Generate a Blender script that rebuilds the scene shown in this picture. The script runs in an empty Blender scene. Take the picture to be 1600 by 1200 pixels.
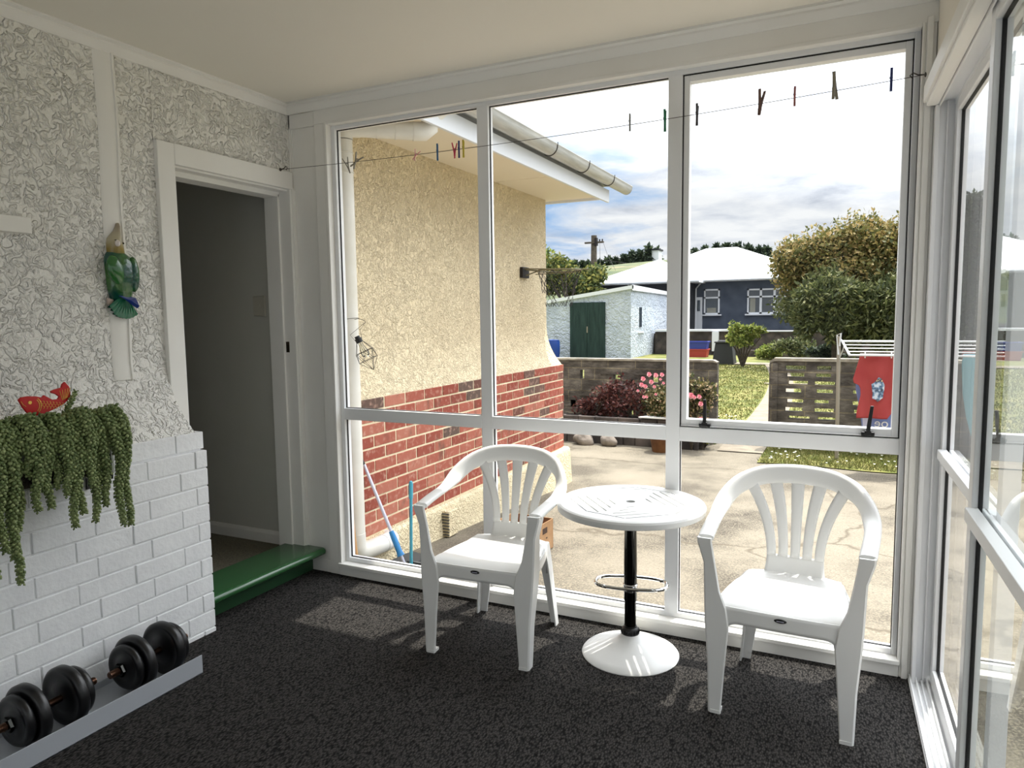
import bpy, math, random
from mathutils import Vector, Matrix, noise
PI = math.pi
SC = bpy.context.scene
COL = SC.collection
rnd = random.Random(7)
V = Vector

# ------------------------------------------------------------------ mesh builder
class MB:
    def __init__(s): s.v = []; s.f = []; s.m = []; s.c = []
    def add(s, vs, fs, mi=0, col=None):
        o = len(s.v); s.v += [tuple(p) for p in vs]
        for f in fs:
            s.f.append(tuple(i + o for i in f)); s.m.append(mi); s.c.append(col if col is not None else 0.5)
        return s
    def box(s, x0, x1, y0, y1, z0, z1, mi=0, M=None, col=None):
        vs = [(x, y, z) for z in (z0, z1) for y in (y0, y1) for x in (x0, x1)]
        if M is not None: vs = [M @ V(p) for p in vs]
        return s.add(vs, [(0,2,3,1),(4,5,7,6),(0,1,5,4),(2,6,7,3),(0,4,6,2),(1,3,7,5)], mi, col)
    def prism(s, pts, a0, a1, axis='x', mi=0, M=None, col=None):
        # pts are 2D in the plane perpendicular to the axis
        def mk(p, a):
            return {'x': (a, p[0], p[1]), 'y': (p[0], a, p[1]), 'z': (p[0], p[1], a)}[axis]
        n = len(pts); vs = [mk(p, a0) for p in pts] + [mk(p, a1) for p in pts]
        if M is not None: vs = [M @ V(p) for p in vs]
        fs = [tuple(range(n))[::-1], tuple(range(n, 2*n))] + [(i, (i+1) % n, n + (i+1) % n, n + i) for i in range(n)]
        return s.add(vs, fs, mi, col)
    def tube(s, path, r, n=8, mi=0, cap=True, closed=False, up=None, flat=1.0):
        path = [V(p) for p in path]; k = len(path)
        rs = r if isinstance(r, (list, tuple)) else [r] * k
        vs = []; ref = None
        for i, p in enumerate(path):
            if closed: t = path[(i+1) % k] - path[i-1]
            else: t = path[min(i+1, k-1)] - path[max(i-1, 0)]
            if t.length < 1e-9: t = V((0,0,1))
            t.normalize()
            if ref is None:
                ref = V(up) if up else (V((0,0,1)) if abs(t.z) < .9 else V((1,0,0)))
            a = ref - t * ref.dot(t)
            if a.length < 1e-6: a = t.orthogonal()
            a.normalize(); b = t.cross(a); ref = a if not up else V(up)
            for j in range(n):
                an = 2*PI*j/n
                vs.append(p + a*math.cos(an)*rs[i]*flat + b*math.sin(an)*rs[i])
        fs = []
        for i in range(k if closed else k-1):
            for j in range(n):
                A = i*n + j; B = i*n + (j+1) % n; i2 = (i+1) % k
                fs.append((A, B, i2*n + (j+1) % n, i2*n + j))
        if cap and not closed:
            fs.append(tuple(range(n))[::-1]); fs.append(tuple((k-1)*n + j for j in range(n)))
        return s.add(vs, fs, mi)
    def lathe(s, prof, c=(0,0,0), n=32, mi=0, M=None, cap=True):
        vs = []
        for r, z in prof:
            for j in range(n):
                a = 2*PI*j/n; vs.append((c[0] + r*math.cos(a), c[1] + r*math.sin(a), c[2] + z))
        if M is not None: vs = [M @ V(p) for p in vs]
        k = len(prof); fs = []
        for i in range(k-1):
            for j in range(n):
                fs.append((i*n+j, i*n+(j+1) % n, (i+1)*n+(j+1) % n, (i+1)*n+j))
        if cap:
            fs.append(tuple(range(n))[::-1]); fs.append(tuple((k-1)*n+j for j in range(n)))
        return s.add(vs, fs, mi)
    def loft(s, secs, mi=0, cap=True):
        n = len(secs[0]); vs = [p for q in secs for p in q]; fs = []
        for i in range(len(secs)-1):
            for j in range(n):
                fs.append((i*n+j, i*n+(j+1) % n, (i+1)*n+(j+1) % n, (i+1)*n+j))
        if cap:
            fs.append(tuple(range(n))[::-1]); fs.append(tuple((len(secs)-1)*n+j for j in range(n)))
        return s.add(vs, fs, mi)
    def grid(s, fn, nu, nv, mi=0):
        vs = [fn(i/nu, j/nv) for j in range(nv+1) for i in range(nu+1)]
        fs = [(j*(nu+1)+i, j*(nu+1)+i+1, (j+1)*(nu+1)+i+1, (j+1)*(nu+1)+i) for j in range(nv) for i in range(nu)]
        return s.add(vs, fs, mi)
    def ell(s, c, r, n=12, m=8, mi=0, M=None):
        prof = [(max(1e-4, math.sin(PI*i/m)), -math.cos(PI*i/m)) for i in range(m+1)]
        vs = []
        for a, z in prof:
            for j in range(n):
                t = 2*PI*j/n; p = V((a*math.cos(t)*r[0], a*math.sin(t)*r[1], z*r[2]))
                if M is not None: p = M @ p
                vs.append(p + V(c))
        fs = [(i*n+j, i*n+(j+1) % n, (i+1)*n+(j+1) % n, (i+1)*n+j) for i in range(m) for j in range(n)]
        return s.add(vs, fs, mi)

def fixn(me):
    import bmesh
    bm = bmesh.new(); bm.from_mesh(me); bmesh.ops.recalc_face_normals(bm, faces=bm.faces); bm.to_mesh(me); bm.free()

def build(name, mb, mats, parent=None, smooth=False, bevel=0, loc=None, local=False, subd=0, solid=0, angle=35, recalc=True, kind=None, label=None):
    """one mesh object; vertices are world coordinates unless local"""
    if not isinstance(mats, (list, tuple)): mats = [mats]
    me = bpy.data.meshes.new(name)
    vs = mb.v
    off = V((0,0,0))
    if not local:
        if parent is not None:
            off = V(parent.location); pp = parent.parent
            while pp is not None: off = off + V(pp.location); pp = pp.parent
        elif loc is not None: off = V(loc)
        vs = [(p[0]-off[0], p[1]-off[1], p[2]-off[2]) for p in vs]
    me.from_pydata(vs, [], mb.f)
    for m in mats: me.materials.append(m)
    me.polygons.foreach_set('material_index', mb.m)
    if any(c != 0.5 for c in mb.c):
        at = me.attributes.new('tint', 'FLOAT', 'FACE'); at.data.foreach_set('value', mb.c)
    me.update()
    if recalc: fixn(me)
    if smooth:
        me.polygons.foreach_set('use_smooth', [True]*len(me.polygons))
        if angle < 180: me.set_sharp_from_angle(angle=math.radians(angle))
    o = bpy.data.objects.new(name, me); COL.objects.link(o)
    if parent is not None: o.parent = parent
    elif loc is not None: o.location = loc
    if solid:
        md = o.modifiers.new('solidify', 'SOLIDIFY'); md.thickness = solid; md.offset = 0
    if bevel:
        md = o.modifiers.new('bevel', 'BEVEL'); md.width = bevel; md.segments = 2; md.limit_method = 'ANGLE'; md.angle_limit = math.radians(40)
    if subd:
        md = o.modifiers.new('sub', 'SUBSURF'); md.levels = subd; md.render_levels = subd
    if kind: o['kind'] = kind
    if label: o['label'] = label
    return o

def thing(name, label, cat, loc=(0,0,0), rz=0, group=None):
    o = bpy.data.objects.new(name, None); COL.objects.link(o); o.location = loc; o.rotation_euler = (0, 0, rz)
    o.empty_display_size = .05
    o['label'] = label; o['category'] = cat
    if group: o['group'] = group
    return o
def tag(o, label, cat, group=None, kind=None):
    o['label'] = label; o['category'] = cat
    if group: o['group'] = group
    if kind: o['kind'] = kind
    return o
def struct(o): o['kind'] = 'structure'; return o
def dup(root, loc=None, rot=None, label=None, group=None):
    r = root.copy(); COL.objects.link(r)
    if loc is not None: r.location = loc
    if rot is not None: r.rotation_euler = rot
    if label: r['label'] = label
    if group: r['group'] = group
    for ch in list(root.children):
        c = ch.copy(); COL.objects.link(c); c.parent = r
        for g in ch.children:
            d = g.copy(); COL.objects.link(d); d.parent = c
    return r

# ------------------------------------------------------------------ materials
def lin(c):
    return tuple(((x/255)/12.92 if x/255 <= .04045 else ((x/255+.055)/1.055)**2.4) for x in c) + (1,)
def mat(name, col, rough=.5, metal=0, spec=.5, coat=0):
    m = bpy.data.materials.new(name); m.use_nodes = True
    b = m.node_tree.nodes['Principled BSDF']
    b.inputs['Base Color'].default_value = lin(col) if max(col) > 1 else tuple(col) + (1,)
    b.inputs['Roughness'].default_value = rough; b.inputs['Metallic'].default_value = metal
    b.inputs['Specular IOR Level'].default_value = spec; b.inputs['Coat Weight'].default_value = coat
    return m
def nd(m, t, **k):
    n = m.node_tree.nodes.new(t)
    for a, b in k.items():
        if a in n.inputs: n.inputs[a].default_value = b
        else: setattr(n, a, b)
    return n
def lk(m, a, b): m.node_tree.links.new(a, b)
def bsdf(m): return m.node_tree.nodes['Principled BSDF']
def coords(m, scale=(1,1,1), kind='Object'):
    tc = nd(m, 'ShaderNodeTexCoord'); mp = nd(m, 'ShaderNodeMapping'); mp.inputs['Scale'].default_value = scale
    lk(m, tc.outputs[kind], mp.inputs['Vector']); return mp.outputs['Vector']
def ramp(m, src, stops):
    r = nd(m, 'ShaderNodeValToRGB'); e = r.color_ramp.elements
    while len(e) < len(stops): e.new(.5)
    for i, (p, c) in enumerate(stops):
        e[i].position = p; e[i].color = c if len(c) == 4 else (lin(c) if max(c) > 1 else tuple(c)+(1,))
    lk(m, src, r.inputs['Fac']); return r.outputs['Color']
def noi(m, vec, scale, detail=3, rough=.5, dist=0):
    n = nd(m, 'ShaderNodeTexNoise'); n.inputs['Scale'].default_value = scale; n.inputs['Detail'].default_value = detail
    n.inputs['Roughness'].default_value = rough; n.inputs['Distortion'].default_value = dist
    lk(m, vec, n.inputs['Vector']); return n.outputs['Fac']
def bump(m, h, strength=.5, dist=.01, prev=None):
    b = nd(m, 'ShaderNodeBump'); b.inputs['Strength'].default_value = strength; b.inputs['Distance'].default_value = dist
    lk(m, h, b.inputs['Height'])
    if prev is not None: lk(m, prev, b.inputs['Normal'])
    lk(m, b.outputs['Normal'], bsdf(m).inputs['Normal']); return b.outputs['Normal']
def math_(m, op, a, b=None):
    n = nd(m, 'ShaderNodeMath'); n.operation = op
    for i, x in enumerate((a, b)):
        if x is None: continue
        if isinstance(x, (int, float)): n.inputs[i].default_value = x
        else: lk(m, x, n.inputs[i])
    return n.outputs[0]
def mixc(m, fac, a, b, mode='MIX'):
    n = nd(m, 'ShaderNodeMix'); n.data_type = 'RGBA'; n.blend_type = mode
    for s, x in ((n.inputs[0], fac), (n.inputs[6], a), (n.inputs[7], b)):
        if isinstance(x, (int, float)): s.default_value = x
        elif isinstance(x, tuple): s.default_value = x if len(x) == 4 else lin(x)
        else: lk(m, x, s)
    return n.outputs[2]
def varied(name, stops, scale=5, rough=.8, detail=5, bs=0, bd=.01, bscale=None, kind='Object', spec=.3, stretch=(1,1,1)):
    m = mat(name, (128,128,128), rough, spec=spec); v = coords(m, stretch, kind)
    lk(m, ramp(m, noi(m, v, scale, detail), stops), bsdf(m).inputs['Base Color'])
    if bs: bump(m, noi(m, v, bscale or scale*3, 4), bs, bd)
    return m
def plaster(name, col, scale, dist, edge=(.47,.56), col2=None):
    m = mat(name, col, .75, spec=.25); v = coords(m)
    a = noi(m, v, scale, 2.5, .5, 1.3)
    h = ramp(m, a, [(edge[0]-.02, (0,0,0,1)), (edge[1]+.05, (1,1,1,1))])
    b = noi(m, v, scale*.35, 1, .5, .5)
    h2 = math_(m, 'MULTIPLY', h, math_(m, 'ADD', math_(m, 'MULTIPLY', b, 1.2), .1))
    h3 = math_(m, 'ADD', h2, math_(m, 'MULTIPLY', noi(m, v, scale*3, 3), .3))
    bump(m, h3, 1.0, dist)
    if col2:
        lk(m, mixc(m, ramp(m, noi(m, v, 1.1, 5), [(.35,(0,0,0,1)),(.7,(1,1,1,1))]), col, col2), bsdf(m).inputs['Base Color'])
    return m

M = {}
M['wall_white'] = plaster('wall_white', (242,240,234), 30, .015)
M['wall_cream'] = plaster('wall_cream', (240,224,190), 40, .014, (.46,.58), (232,214,180))
M['strip'] = mat('strip_white', (240,238,232), .6)
M['paint'] = varied('white_paint', [(.3,(236,234,228)),(.7,(241,240,236))], 2.5, .45)
M['paint_cool'] = mat('frame_aluminium_white', (238,239,240), .35)
M['ceiling'] = varied('ceiling_paint', [(.3,(232,228,216)),(.7,(236,232,222))], .8, .6)
M['brick_white'] = varied('painted_brick', [(.3,(234,235,236)),(.7,(242,243,243))], 9, .5, bs=.6, bd=.004, bscale=45)
M['black_gap'] = mat('gasket_black', (18,18,20), .6)
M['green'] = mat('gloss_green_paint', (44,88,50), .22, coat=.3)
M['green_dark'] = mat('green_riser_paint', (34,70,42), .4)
M['chair'] = mat('white_plastic', (236,236,234), .38)
M['chrome'] = mat('chrome', (200,200,200), .08, 1)
M['chrome_dark'] = mat('dark_chrome', (60,60,58), .1, 1)
M['black_plastic'] = mat('black_plastic', (14,14,15), .4)
M['rubber'] = mat('dumbbell_vinyl', (17,17,19), .33)
M['worn'] = mat('worn_bar', (104,78,64), .3, 1)
M['steel_grey'] = mat('galvanised', (172,176,182), .5, .1)
M['wire'] = mat('wire', (70,66,60), .4, .6)
M['gold'] = mat('gold_print', (236,196,96), .35, .6)
M['red'] = mat('red_lacquer', (190,16,18), .3)
M['white'] = mat('plain_white', (235,235,232), .5)
M['hall_wall'] = mat('hall_wall', (206,205,196), .7)
M['switch'] = mat('switch_plate', (200,196,182), .4)
M['brass'] = mat('dull_brass', (70,62,50), .4, .8)
# carpet
m = M['carpet'] = mat('charcoal_loop_carpet', (40,38,37), .95, spec=.1)
v = coords(m); w = nd(m, 'ShaderNodeTexVoronoi'); w.inputs['Scale'].default_value = 170; lk(m, v, w.inputs['Vector'])
mp = nd(m, 'ShaderNodeMapping'); mp.inputs['Scale'].default_value = (1, .45, 1); mp.inputs['Rotation'].default_value = (0, 0, .45)
lk(m, v, mp.inputs['Vector']); lk(m, mp.outputs[0], w.inputs['Vector'])
lk(m, ramp(m, w.outputs['Distance'], [(.0,(84,80,77)),(.35,(58,56,54)),(.8,(22,21,21))]), bsdf(m).inputs['Base Color'])
bump(m, math_(m, 'SUBTRACT', 1, w.outputs['Distance']), .8, .004)
# hall carpet
M['hall_carpet'] = varied('hall_carpet', [(.35,(92,88,76)),(.65,(120,114,98))], 140, .95, 3, bs=.5, bd=.004, bscale=260)
# red bricks
m = M['brick_red'] = mat('red_brick', (165,84,66), .85, spec=.2); v = coords(m)
at = nd(m, 'ShaderNodeAttribute'); at.attribute_name = 'tint'
c = ramp(m, at.outputs['Fac'], [(0,(112,72,62)),(.10,(100,84,76)),(.14,(140,72,60)),(.5,(156,84,70)),(.8,(168,98,82)),(1,(180,116,98))])
n1 = noi(m, v, 24, 5, .6)
c = mixc(m, ramp(m, n1, [(.52,(0,0,0,1)),(.75,(.7,.7,.7,1))]), c, (206,168,150))
n2 = noi(m, coords(m, (1,1,.5)), 7, 5, .65)
c = mixc(m, ramp(m, n2, [(.58,(0,0,0,1)),(.72,(.8,.8,.8,1))]), c, (92,78,68))
lk(m, c, bsdf(m).inputs['Base Color']); bump(m, n1, .5, .004)
M['mortar'] = varied('cream_mortar', [(.3,(228,214,180)),(.7,(240,230,200))], 30, .9, bs=.4, bd=.003)
M['plinth'] = plaster('cream_plinth', (238,222,186), 40, .014, (.42,.6))
# concrete patio with cracks
m = M['patio'] = mat('old_concrete', (160,148,128), .9, spec=.2); v = coords(m)
c = ramp(m, noi(m, v, 1.3, 6, .6), [(.36,(62,57,51)),(.46,(94,88,78)),(.56,(114,107,95)),(.72,(124,116,103))])
c = mixc(m, ramp(m, noi(m, v, 90, 2), [(.45,(0,0,0,1)),(.62,(.55,.55,.55,1))]), c, (144,135,117))
c = mixc(m, ramp(m, noi(m, v, 60, 2), [(.58,(0,0,0,1)),(.7,(.6,.6,.6,1))]), c, (84,76,68))
vc = nd(m, 'ShaderNodeTexVoronoi'); vc.feature = 'DISTANCE_TO_EDGE'; vc.inputs['Scale'].default_value = .33
dn = nd(m, 'ShaderNodeVectorMath'); dn.operation = 'ADD'; nn = nd(m, 'ShaderNodeTexNoise'); nn.inputs['Scale'].default_value = 2.2; nn.inputs['Detail'].default_value = 5
lk(m, v, nn.inputs['Vector']); sc = nd(m, 'ShaderNodeVectorMath'); sc.operation = 'SCALE'; sc.inputs['Scale'].default_value = .5
lk(m, nn.outputs['Color'], sc.inputs[0]); lk(m, v, dn.inputs[0]); lk(m, sc.outputs[0], dn.inputs[1]); lk(m, dn.outputs[0], vc.inputs['Vector'])
cr = ramp(m, vc.outputs['Distance'], [(.0,(.8,.8,.8,1)),(.003,(.6,.6,.6,1)),(.0065,(0,0,0,1))])
c = mixc(m, cr, c, (82,74,62)); lk(m, c, bsdf(m).inputs['Base Color'])
bump(m, noi(m, v, 80, 3), .5, .004)
M['path'] = varied('path_concrete', [(.3,(112,103,91)),(.7,(138,129,113))], 6, .9, 6, bs=.3, bd=.006, bscale=60)
M['lawn'] = varied('lawn_soil', [(.35,(76,84,36)),(.5,(104,106,52)),(.65,(128,122,74))], 2.2, .95, 8)
def leafmat(name, stops, rough=.55, trans=.15):
    m = mat(name, (80,100,50), rough, spec=.3)
    g = nd(m, 'ShaderNodeNewGeometry'); c = ramp(m, g.outputs['Random Per Island'], stops)
    lk(m, c, bsdf(m).inputs['Base Color'])
    if trans:
        t = nd(m, 'ShaderNodeBsdfTranslucent'); lk(m, c, t.inputs['Color'])
        mx = nd(m, 'ShaderNodeMixShader'); mx.inputs[0].default_value = trans * 2
        out = m.node_tree.nodes['Material Output']
        lk(m, bsdf(m).outputs[0], mx.inputs[1]); lk(m, t.outputs[0], mx.inputs[2]); lk(m, mx.outputs[0], out.inputs['Surface'])
    return m
M['grass'] = leafmat('grass_blades', [(0,(70,82,32)),(.5,(100,104,50)),(.85,(124,118,70)),(1,(142,132,90))])
M['succulent'] = leafmat('succulent_leaf', [(0,(96,114,70)),(.5,(126,142,92)),(1,(158,170,118))], .45, 0)
M['rose_leaf'] = leafmat('rose_leaf', [(0,(40,52,28)),(.5,(92,92,50)),(.8,(140,124,88)),(1,(196,166,138))])
M['purple_leaf'] = leafmat('purple_leaf', [(0,(48,26,26)),(.6,(86,44,42)),(1,(124,80,70))])
M['rose'] = leafmat('rose_petal', [(0,(216,120,140)),(.6,(232,156,166)),(1,(244,204,200))])
M['tree_gold'] = leafmat('golden_leaf', [(0,(76,84,50)),(.4,(122,120,72)),(.75,(158,140,88)),(1,(184,158,110))])
M['tree_green'] = leafmat('green_leaf', [(0,(56,66,42)),(.5,(92,100,62)),(.85,(120,124,80)),(1,(152,150,106))])
M['tree_dark'] = leafmat('dark_leaf', [(0,(34,46,38)),(.6,(54,68,52)),(1,(84,96,68))])
M['tree_light'] = leafmat('light_leaf', [(0,(84,104,40)),(.5,(128,140,66)),(1,(176,176,104))])
M['tree_mid'] = leafmat('mixed_leaf', [(0,(48,64,34)),(.5,(86,98,52)),(.8,(128,128,66)),(1,(170,160,84))])
M['daisy'] = mat('daisy', (240,240,225), .6)
M['bark'] = varied('bark', [(.3,(52,44,38)),(.7,(88,78,68))], 12, .9, bs=.6, bd=.02)
M['soil'] = varied('bed_soil', [(.3,(34,30,27)),(.55,(60,54,48)),(.75,(96,88,78))], 9, .95, 8, bs=.8, bd=.04, bscale=16)
M['stone'] = varied('grey_stone', [(.3,(92,84,78)),(.7,(146,136,126))], 8, .9, bs=.4, bd=.02)
m = M['fence'] = mat('weathered_block', (92,86,80), .95, spec=.15); v = coords(m, (1,1,2.2))
c = ramp(m, noi(m, v, 3.5, 8, .65), [(.3,(56,51,48)),(.5,(94,88,82)),(.68,(134,126,116))])
bt = nd(m, 'ShaderNodeTexBrick'); bt.inputs['Scale'].default_value = 1.0; bt.inputs['Brick Width'].default_value = .40; bt.inputs['Row Height'].default_value = .165; bt.inputs['Mortar Size'].default_value = .007; bt.inputs['Color1'].default_value = (.62,.62,.62,1); bt.inputs['Color2'].default_value = (1,1,1,1); bt.inputs['Mortar'].default_value = (1.5,1.42,1.1,1)
t2 = nd(m, 'ShaderNodeTexCoord'); m2_ = nd(m, 'ShaderNodeMapping'); m2_.inputs['Rotation'].default_value = (PI/2,0,0); lk(m, t2.outputs['Object'], m2_.inputs['Vector']); lk(m, m2_.outputs[0], bt.inputs['Vector'])
c = mixc(m, .75, c, bt.outputs['Color'], 'MULTIPLY')
lk(m, c, bsdf(m).inputs['Base Color']); bump(m, noi(m, v, 24, 5), .6, .012)
M['fence_cap'] = varied('block_cap', [(.35,(120,112,102)),(.65,(176,168,152))], 6, .9)
M['fence_block'] = varied('lichen_block', [(.35,(84,78,72)),(.6,(120,114,102)),(.75,(160,152,112))], 9, .95)
M['shed'] = plaster('shed_white', (186,196,210), 7, .05, (.4,.6), (200,208,218))
M['shed_door'] = varied('shed_door_green', [(.35,(26,46,44)),(.7,(46,68,64))], 2.5, .7, 6, stretch=(4,1,.6))
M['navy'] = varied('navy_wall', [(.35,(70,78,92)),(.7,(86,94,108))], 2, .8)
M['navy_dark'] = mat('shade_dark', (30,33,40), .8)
m = M['roof'] = mat('white_corrugated', (225,228,232), .5)
v = coords(m); wv = nd(m, 'ShaderNodeTexWave'); wv.inputs['Scale'].default_value = 3.3; lk(m, v, wv.inputs['Vector']); bump(m, wv.outputs['Fac'], .5, .04)
m2 = M['window_dark'] = mat('house_glass', (58,66,74), .1, spec=.8)
M['curtain'] = mat('curtain', (150,150,140), .9)
m = M['rock_wall'] = mat('stone_wall', (80,74,70), .95); v = coords(m)
vo = nd(m, 'ShaderNodeTexVoronoi'); vo.inputs['Scale'].default_value = 3.2; lk(m, v, vo.inputs['Vector'])
lk(m, mixc(m, .6, ramp(m, noi(m, v, 5, 6), [(.3,(44,38,38)),(.7,(104,94,88))]), ramp(m, vo.outputs['Distance'], [(0,(110,98,92)),(.6,(46,42,42))])), bsdf(m).inputs['Base Color'])
M['hill'] = varied('hill_grass', [(.35,(66,78,54)),(.5,(98,102,70)),(.62,(76,84,60)),(.7,(116,110,82))], .12, .95, 9)
M['pole_wood'] = varied('pole_wood', [(.3,(70,64,56)),(.7,(104,96,84))], 6, .9)
M['soffit'] = mat('soffit_paint', (236,226,206), .6)
M['fascia'] = mat('fascia_white', (226,230,236), .4)
M['gutter'] = varied('gutter_grey', [(.35,(176,176,172)),(.7,(204,204,200))], 5, .4, stretch=(6,.6,6))
M['pipe'] = varied('pipe_white', [(.3,(222,218,206)),(.7,(236,234,228))], 4, .4)
M['blue_grip'] = mat('blue_grip', (52,134,196), .5)
M['teal_pole'] = mat('teal_pole', (76,166,190), .4)
M['alu'] = mat('pale_tube', (206,206,222), .3, .3)
M['broom_wood'] = mat('broom_wood', (206,160,110), .6)
M['broom_green'] = mat('broom_green', (48,140,110), .5)
M['mat_grey'] = mat('dark_mat', (70,72,72), .8)
M['cardboard'] = varied('cardboard', [(.35,(158,122,88)),(.7,(178,142,106))], 8, .85)
M['card_in'] = mat('cardboard_inside', (128,92,66), .9)
M['print_dark'] = mat('box_print', (66,46,34), .8)
M['terracotta'] = varied('terracotta', [(.3,(74,46,28)),(.7,(116,78,46))], 6, .85)
M['blue_bin'] = mat('blue_bin', (20,60,140), .5)
M['crate_blue'] = mat('crate_blue', (48,62,150), .5)
M['crate_red'] = mat('crate_red', (170,58,52), .5)
M['compost'] = mat('compost_black', (34,35,36), .6)
M['galv'] = mat('galv_post', (150,142,128), .5, .2)
M['galv_line'] = mat('line_wire', (210,212,214), .4, .2)
M['shirt_red'] = varied('shirt_red', [(.3,(158,60,60)),(.7,(174,76,74))], 6, .9)
M['print_a'] = varied('shirt_print', [(.38,(205,215,225)),(.5,(110,140,170)),(.6,(60,60,66)),(.68,(226,206,170))], 22, .9)
M['towel_blue'] = mat('towel_blue', (122,138,188), .9)
M['towel_lilac'] = mat('towel_lilac', (200,204,228), .9)
M['teal_cloth'] = mat('teal_cloth', (108,160,170), .9)
M['net'] = mat('net_cord', (44,42,46), .8)
M['iron'] = mat('hoop_iron', (36,32,32), .6, .3)
M['rust'] = mat('hoop_bar', (120,112,86), .6, .3)
# glass: thin architectural pane, fresnel blend of clear and mirror
def glassmat(name, ior, tint=(.97,.985,.98), haze=0.0):
    m = bpy.data.materials.new(name); m.use_nodes = True; t = m.node_tree; t.nodes.remove(t.nodes['Principled BSDF'])
    out = t.nodes['Material Output']; tr = nd(m, 'ShaderNodeBsdfTransparent'); tr.inputs[0].default_value = tint + (1,)
    gl = nd(m, 'ShaderNodeBsdfGlossy'); gl.inputs['Roughness'].default_value = 0.0; gl.inputs[0].default_value = (1,1,1,1)
    fr = nd(m, 'ShaderNodeFresnel'); fr.inputs['IOR'].default_value = ior
    mx = nd(m, 'ShaderNodeMixShader'); lk(m, fr.outputs[0], mx.inputs[0]); lk(m, tr.outputs[0], mx.inputs[1]); lk(m, gl.outputs[0], mx.inputs[2])
    res = mx.outputs[0]
    if haze:
        df = nd(m, 'ShaderNodeBsdfDiffuse'); df.inputs[0].default_value = (.8,.8,.8,1)
        m3 = nd(m, 'ShaderNodeMixShader'); m3.inputs[0].default_value = haze; lk(m, res, m3.inputs[1]); lk(m, df.outputs[0], m3.inputs[2]); res = m3.outputs[0]
    lk(m, res, out.inputs['Surface']); return m
M['glass'] = glassmat('window_glass', 1.15)
M['glass_door'] = glassmat('door_glass', 1.8, haze=.02)
M['glass_slide'] = glassmat('sliding_door_glass', 3.2, tint=(.70,.74,.72), haze=.02)

# ================================================================== THE ROOM
XR = 3.07      # inner face of the right wall
YB = -4.7      # back wall
ZC = 2.60      # ceiling
# floor
b = MB(); b.box(.0, XR+.02, YB, -.045, -.06, 0); struct(build('floor', b, M['carpet']))
# ceiling with battens of crown moulding
b = MB(); b.box(-.0, XR+.3, YB, .16, ZC, ZC+.06); struct(build('ceiling', b, M['ceiling']))
# exterior roof sheet overhang edge (small eave over the big window)
b = MB(); b.box(-.02, XR+.5, .02, .155, 2.50, 2.56); struct(build('trim_9', b, M['paint'], bevel=.004))

# left wall : plaster above the brick dado, flared out at its foot (profile x over z)
def flare(z, z0=.935, out=.165, h=.34, e=2.2):
    t = max(0, min(1, (z0 + h - z)/h)); return out * t**e
b = MB()
def pf(u, v_):
    y = YB + u*(-.905 - YB); z = .93 + v_*(ZC - .93); return (flare(z), y, z)
b.grid(pf, 40, 60)
def pf2(u, v_):
    y = -.907 + u*.905; z = 2.245 + v_*(ZC - 2.245); return (0, y, z)
b.grid(pf2, 6, 4)
# edge return of the flared plaster towards the architrave
vs = []; n = 60
for i in range(n+1):
    z = .93 + i/n*(1.35-.93); vs += [(flare(z), -.905, z), (-.03, -.905, z)]
b.add(vs, [(2*i, 2*i+1, 2*i+3, 2*i+2) for i in range(n)])
wl = struct(build('wall_left', b, M['wall_white'], smooth=True, angle=60))
# painted brick dado, every brick modelled
def bricks(y0, y1, ztop, rows, pitch, length, xface, joints, depth=.1, rec=.010, seed=3, top_in=0.0, mortar=.010, dev=.0015, axis=1):
    r = random.Random(seed); B = MB()
    for k in range(rows):
        zt = ztop - k*pitch; zb = zt - pitch + mortar
        off = joints[k % 2]; xs = xface - (top_in if k == 0 else 0)
        e = []; y = off
        while y > y0: y -= length
        while y < y1:
            a = max(y, y0); c = min(y+length, y1)
            if c - a > .02: e.append((a, c))
            y += length
        for a, c in e:
            t = r.random(); dx = r.uniform(-dev, dev); m_ = mortar/2
            aa = a + (m_ if a > y0 else 0); cc = c - (m_ if c < y1 else 0)
            B.box(xs-depth, xs+dx, aa, cc, zb, zt, 0, col=t if t != .5 else .51)
    return B
B = bricks(YB, -.872, .937, 12, .0835, .2385, .190, [-1.018, -.936], top_in=.018, mortar=.0065)
o = build('brick_dado', B, M['brick_white'], wl, bevel=.003, label='white painted brick lower part of the wall')
b = MB(); b.box(.0, .1845, YB, -.875, -.05, .85); b.box(-.05,.1665,YB,-.885,.85,.935)
build('dado_mortar', b, M['brick_white'], wl)
# flat plastered strip over an old pipe chase
b = MB()
def strip(y0, y1, z0, z1, t=.006):
    n = 20; vs = []
    for i in range(n+1):
        z = z0 + (z1-z0)*i/n; f = flare(z); w = .003*math.sin(z*9)
        vs += [(f+.0005, y0+w, z), (f+t, y0+.010+w, z), (f+t, y1-.014+w, z), (f+t+.006, y1-.012+w, z), (f+t+.006, y1-.003+w, z), (f+.0005, y1+w, z)]
    fs = [(6*i+j, 6*i+j+1, 6*i+j+7, 6*i+j+6) for i in range(n) for j in range(5)]
    b.add(vs, fs)
strip(-1.165, -1.075, 1.19, 2.56)
build('plaster_strip', b, M['strip'], wl, smooth=True, angle=40, label='smooth plaster strip')
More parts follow.
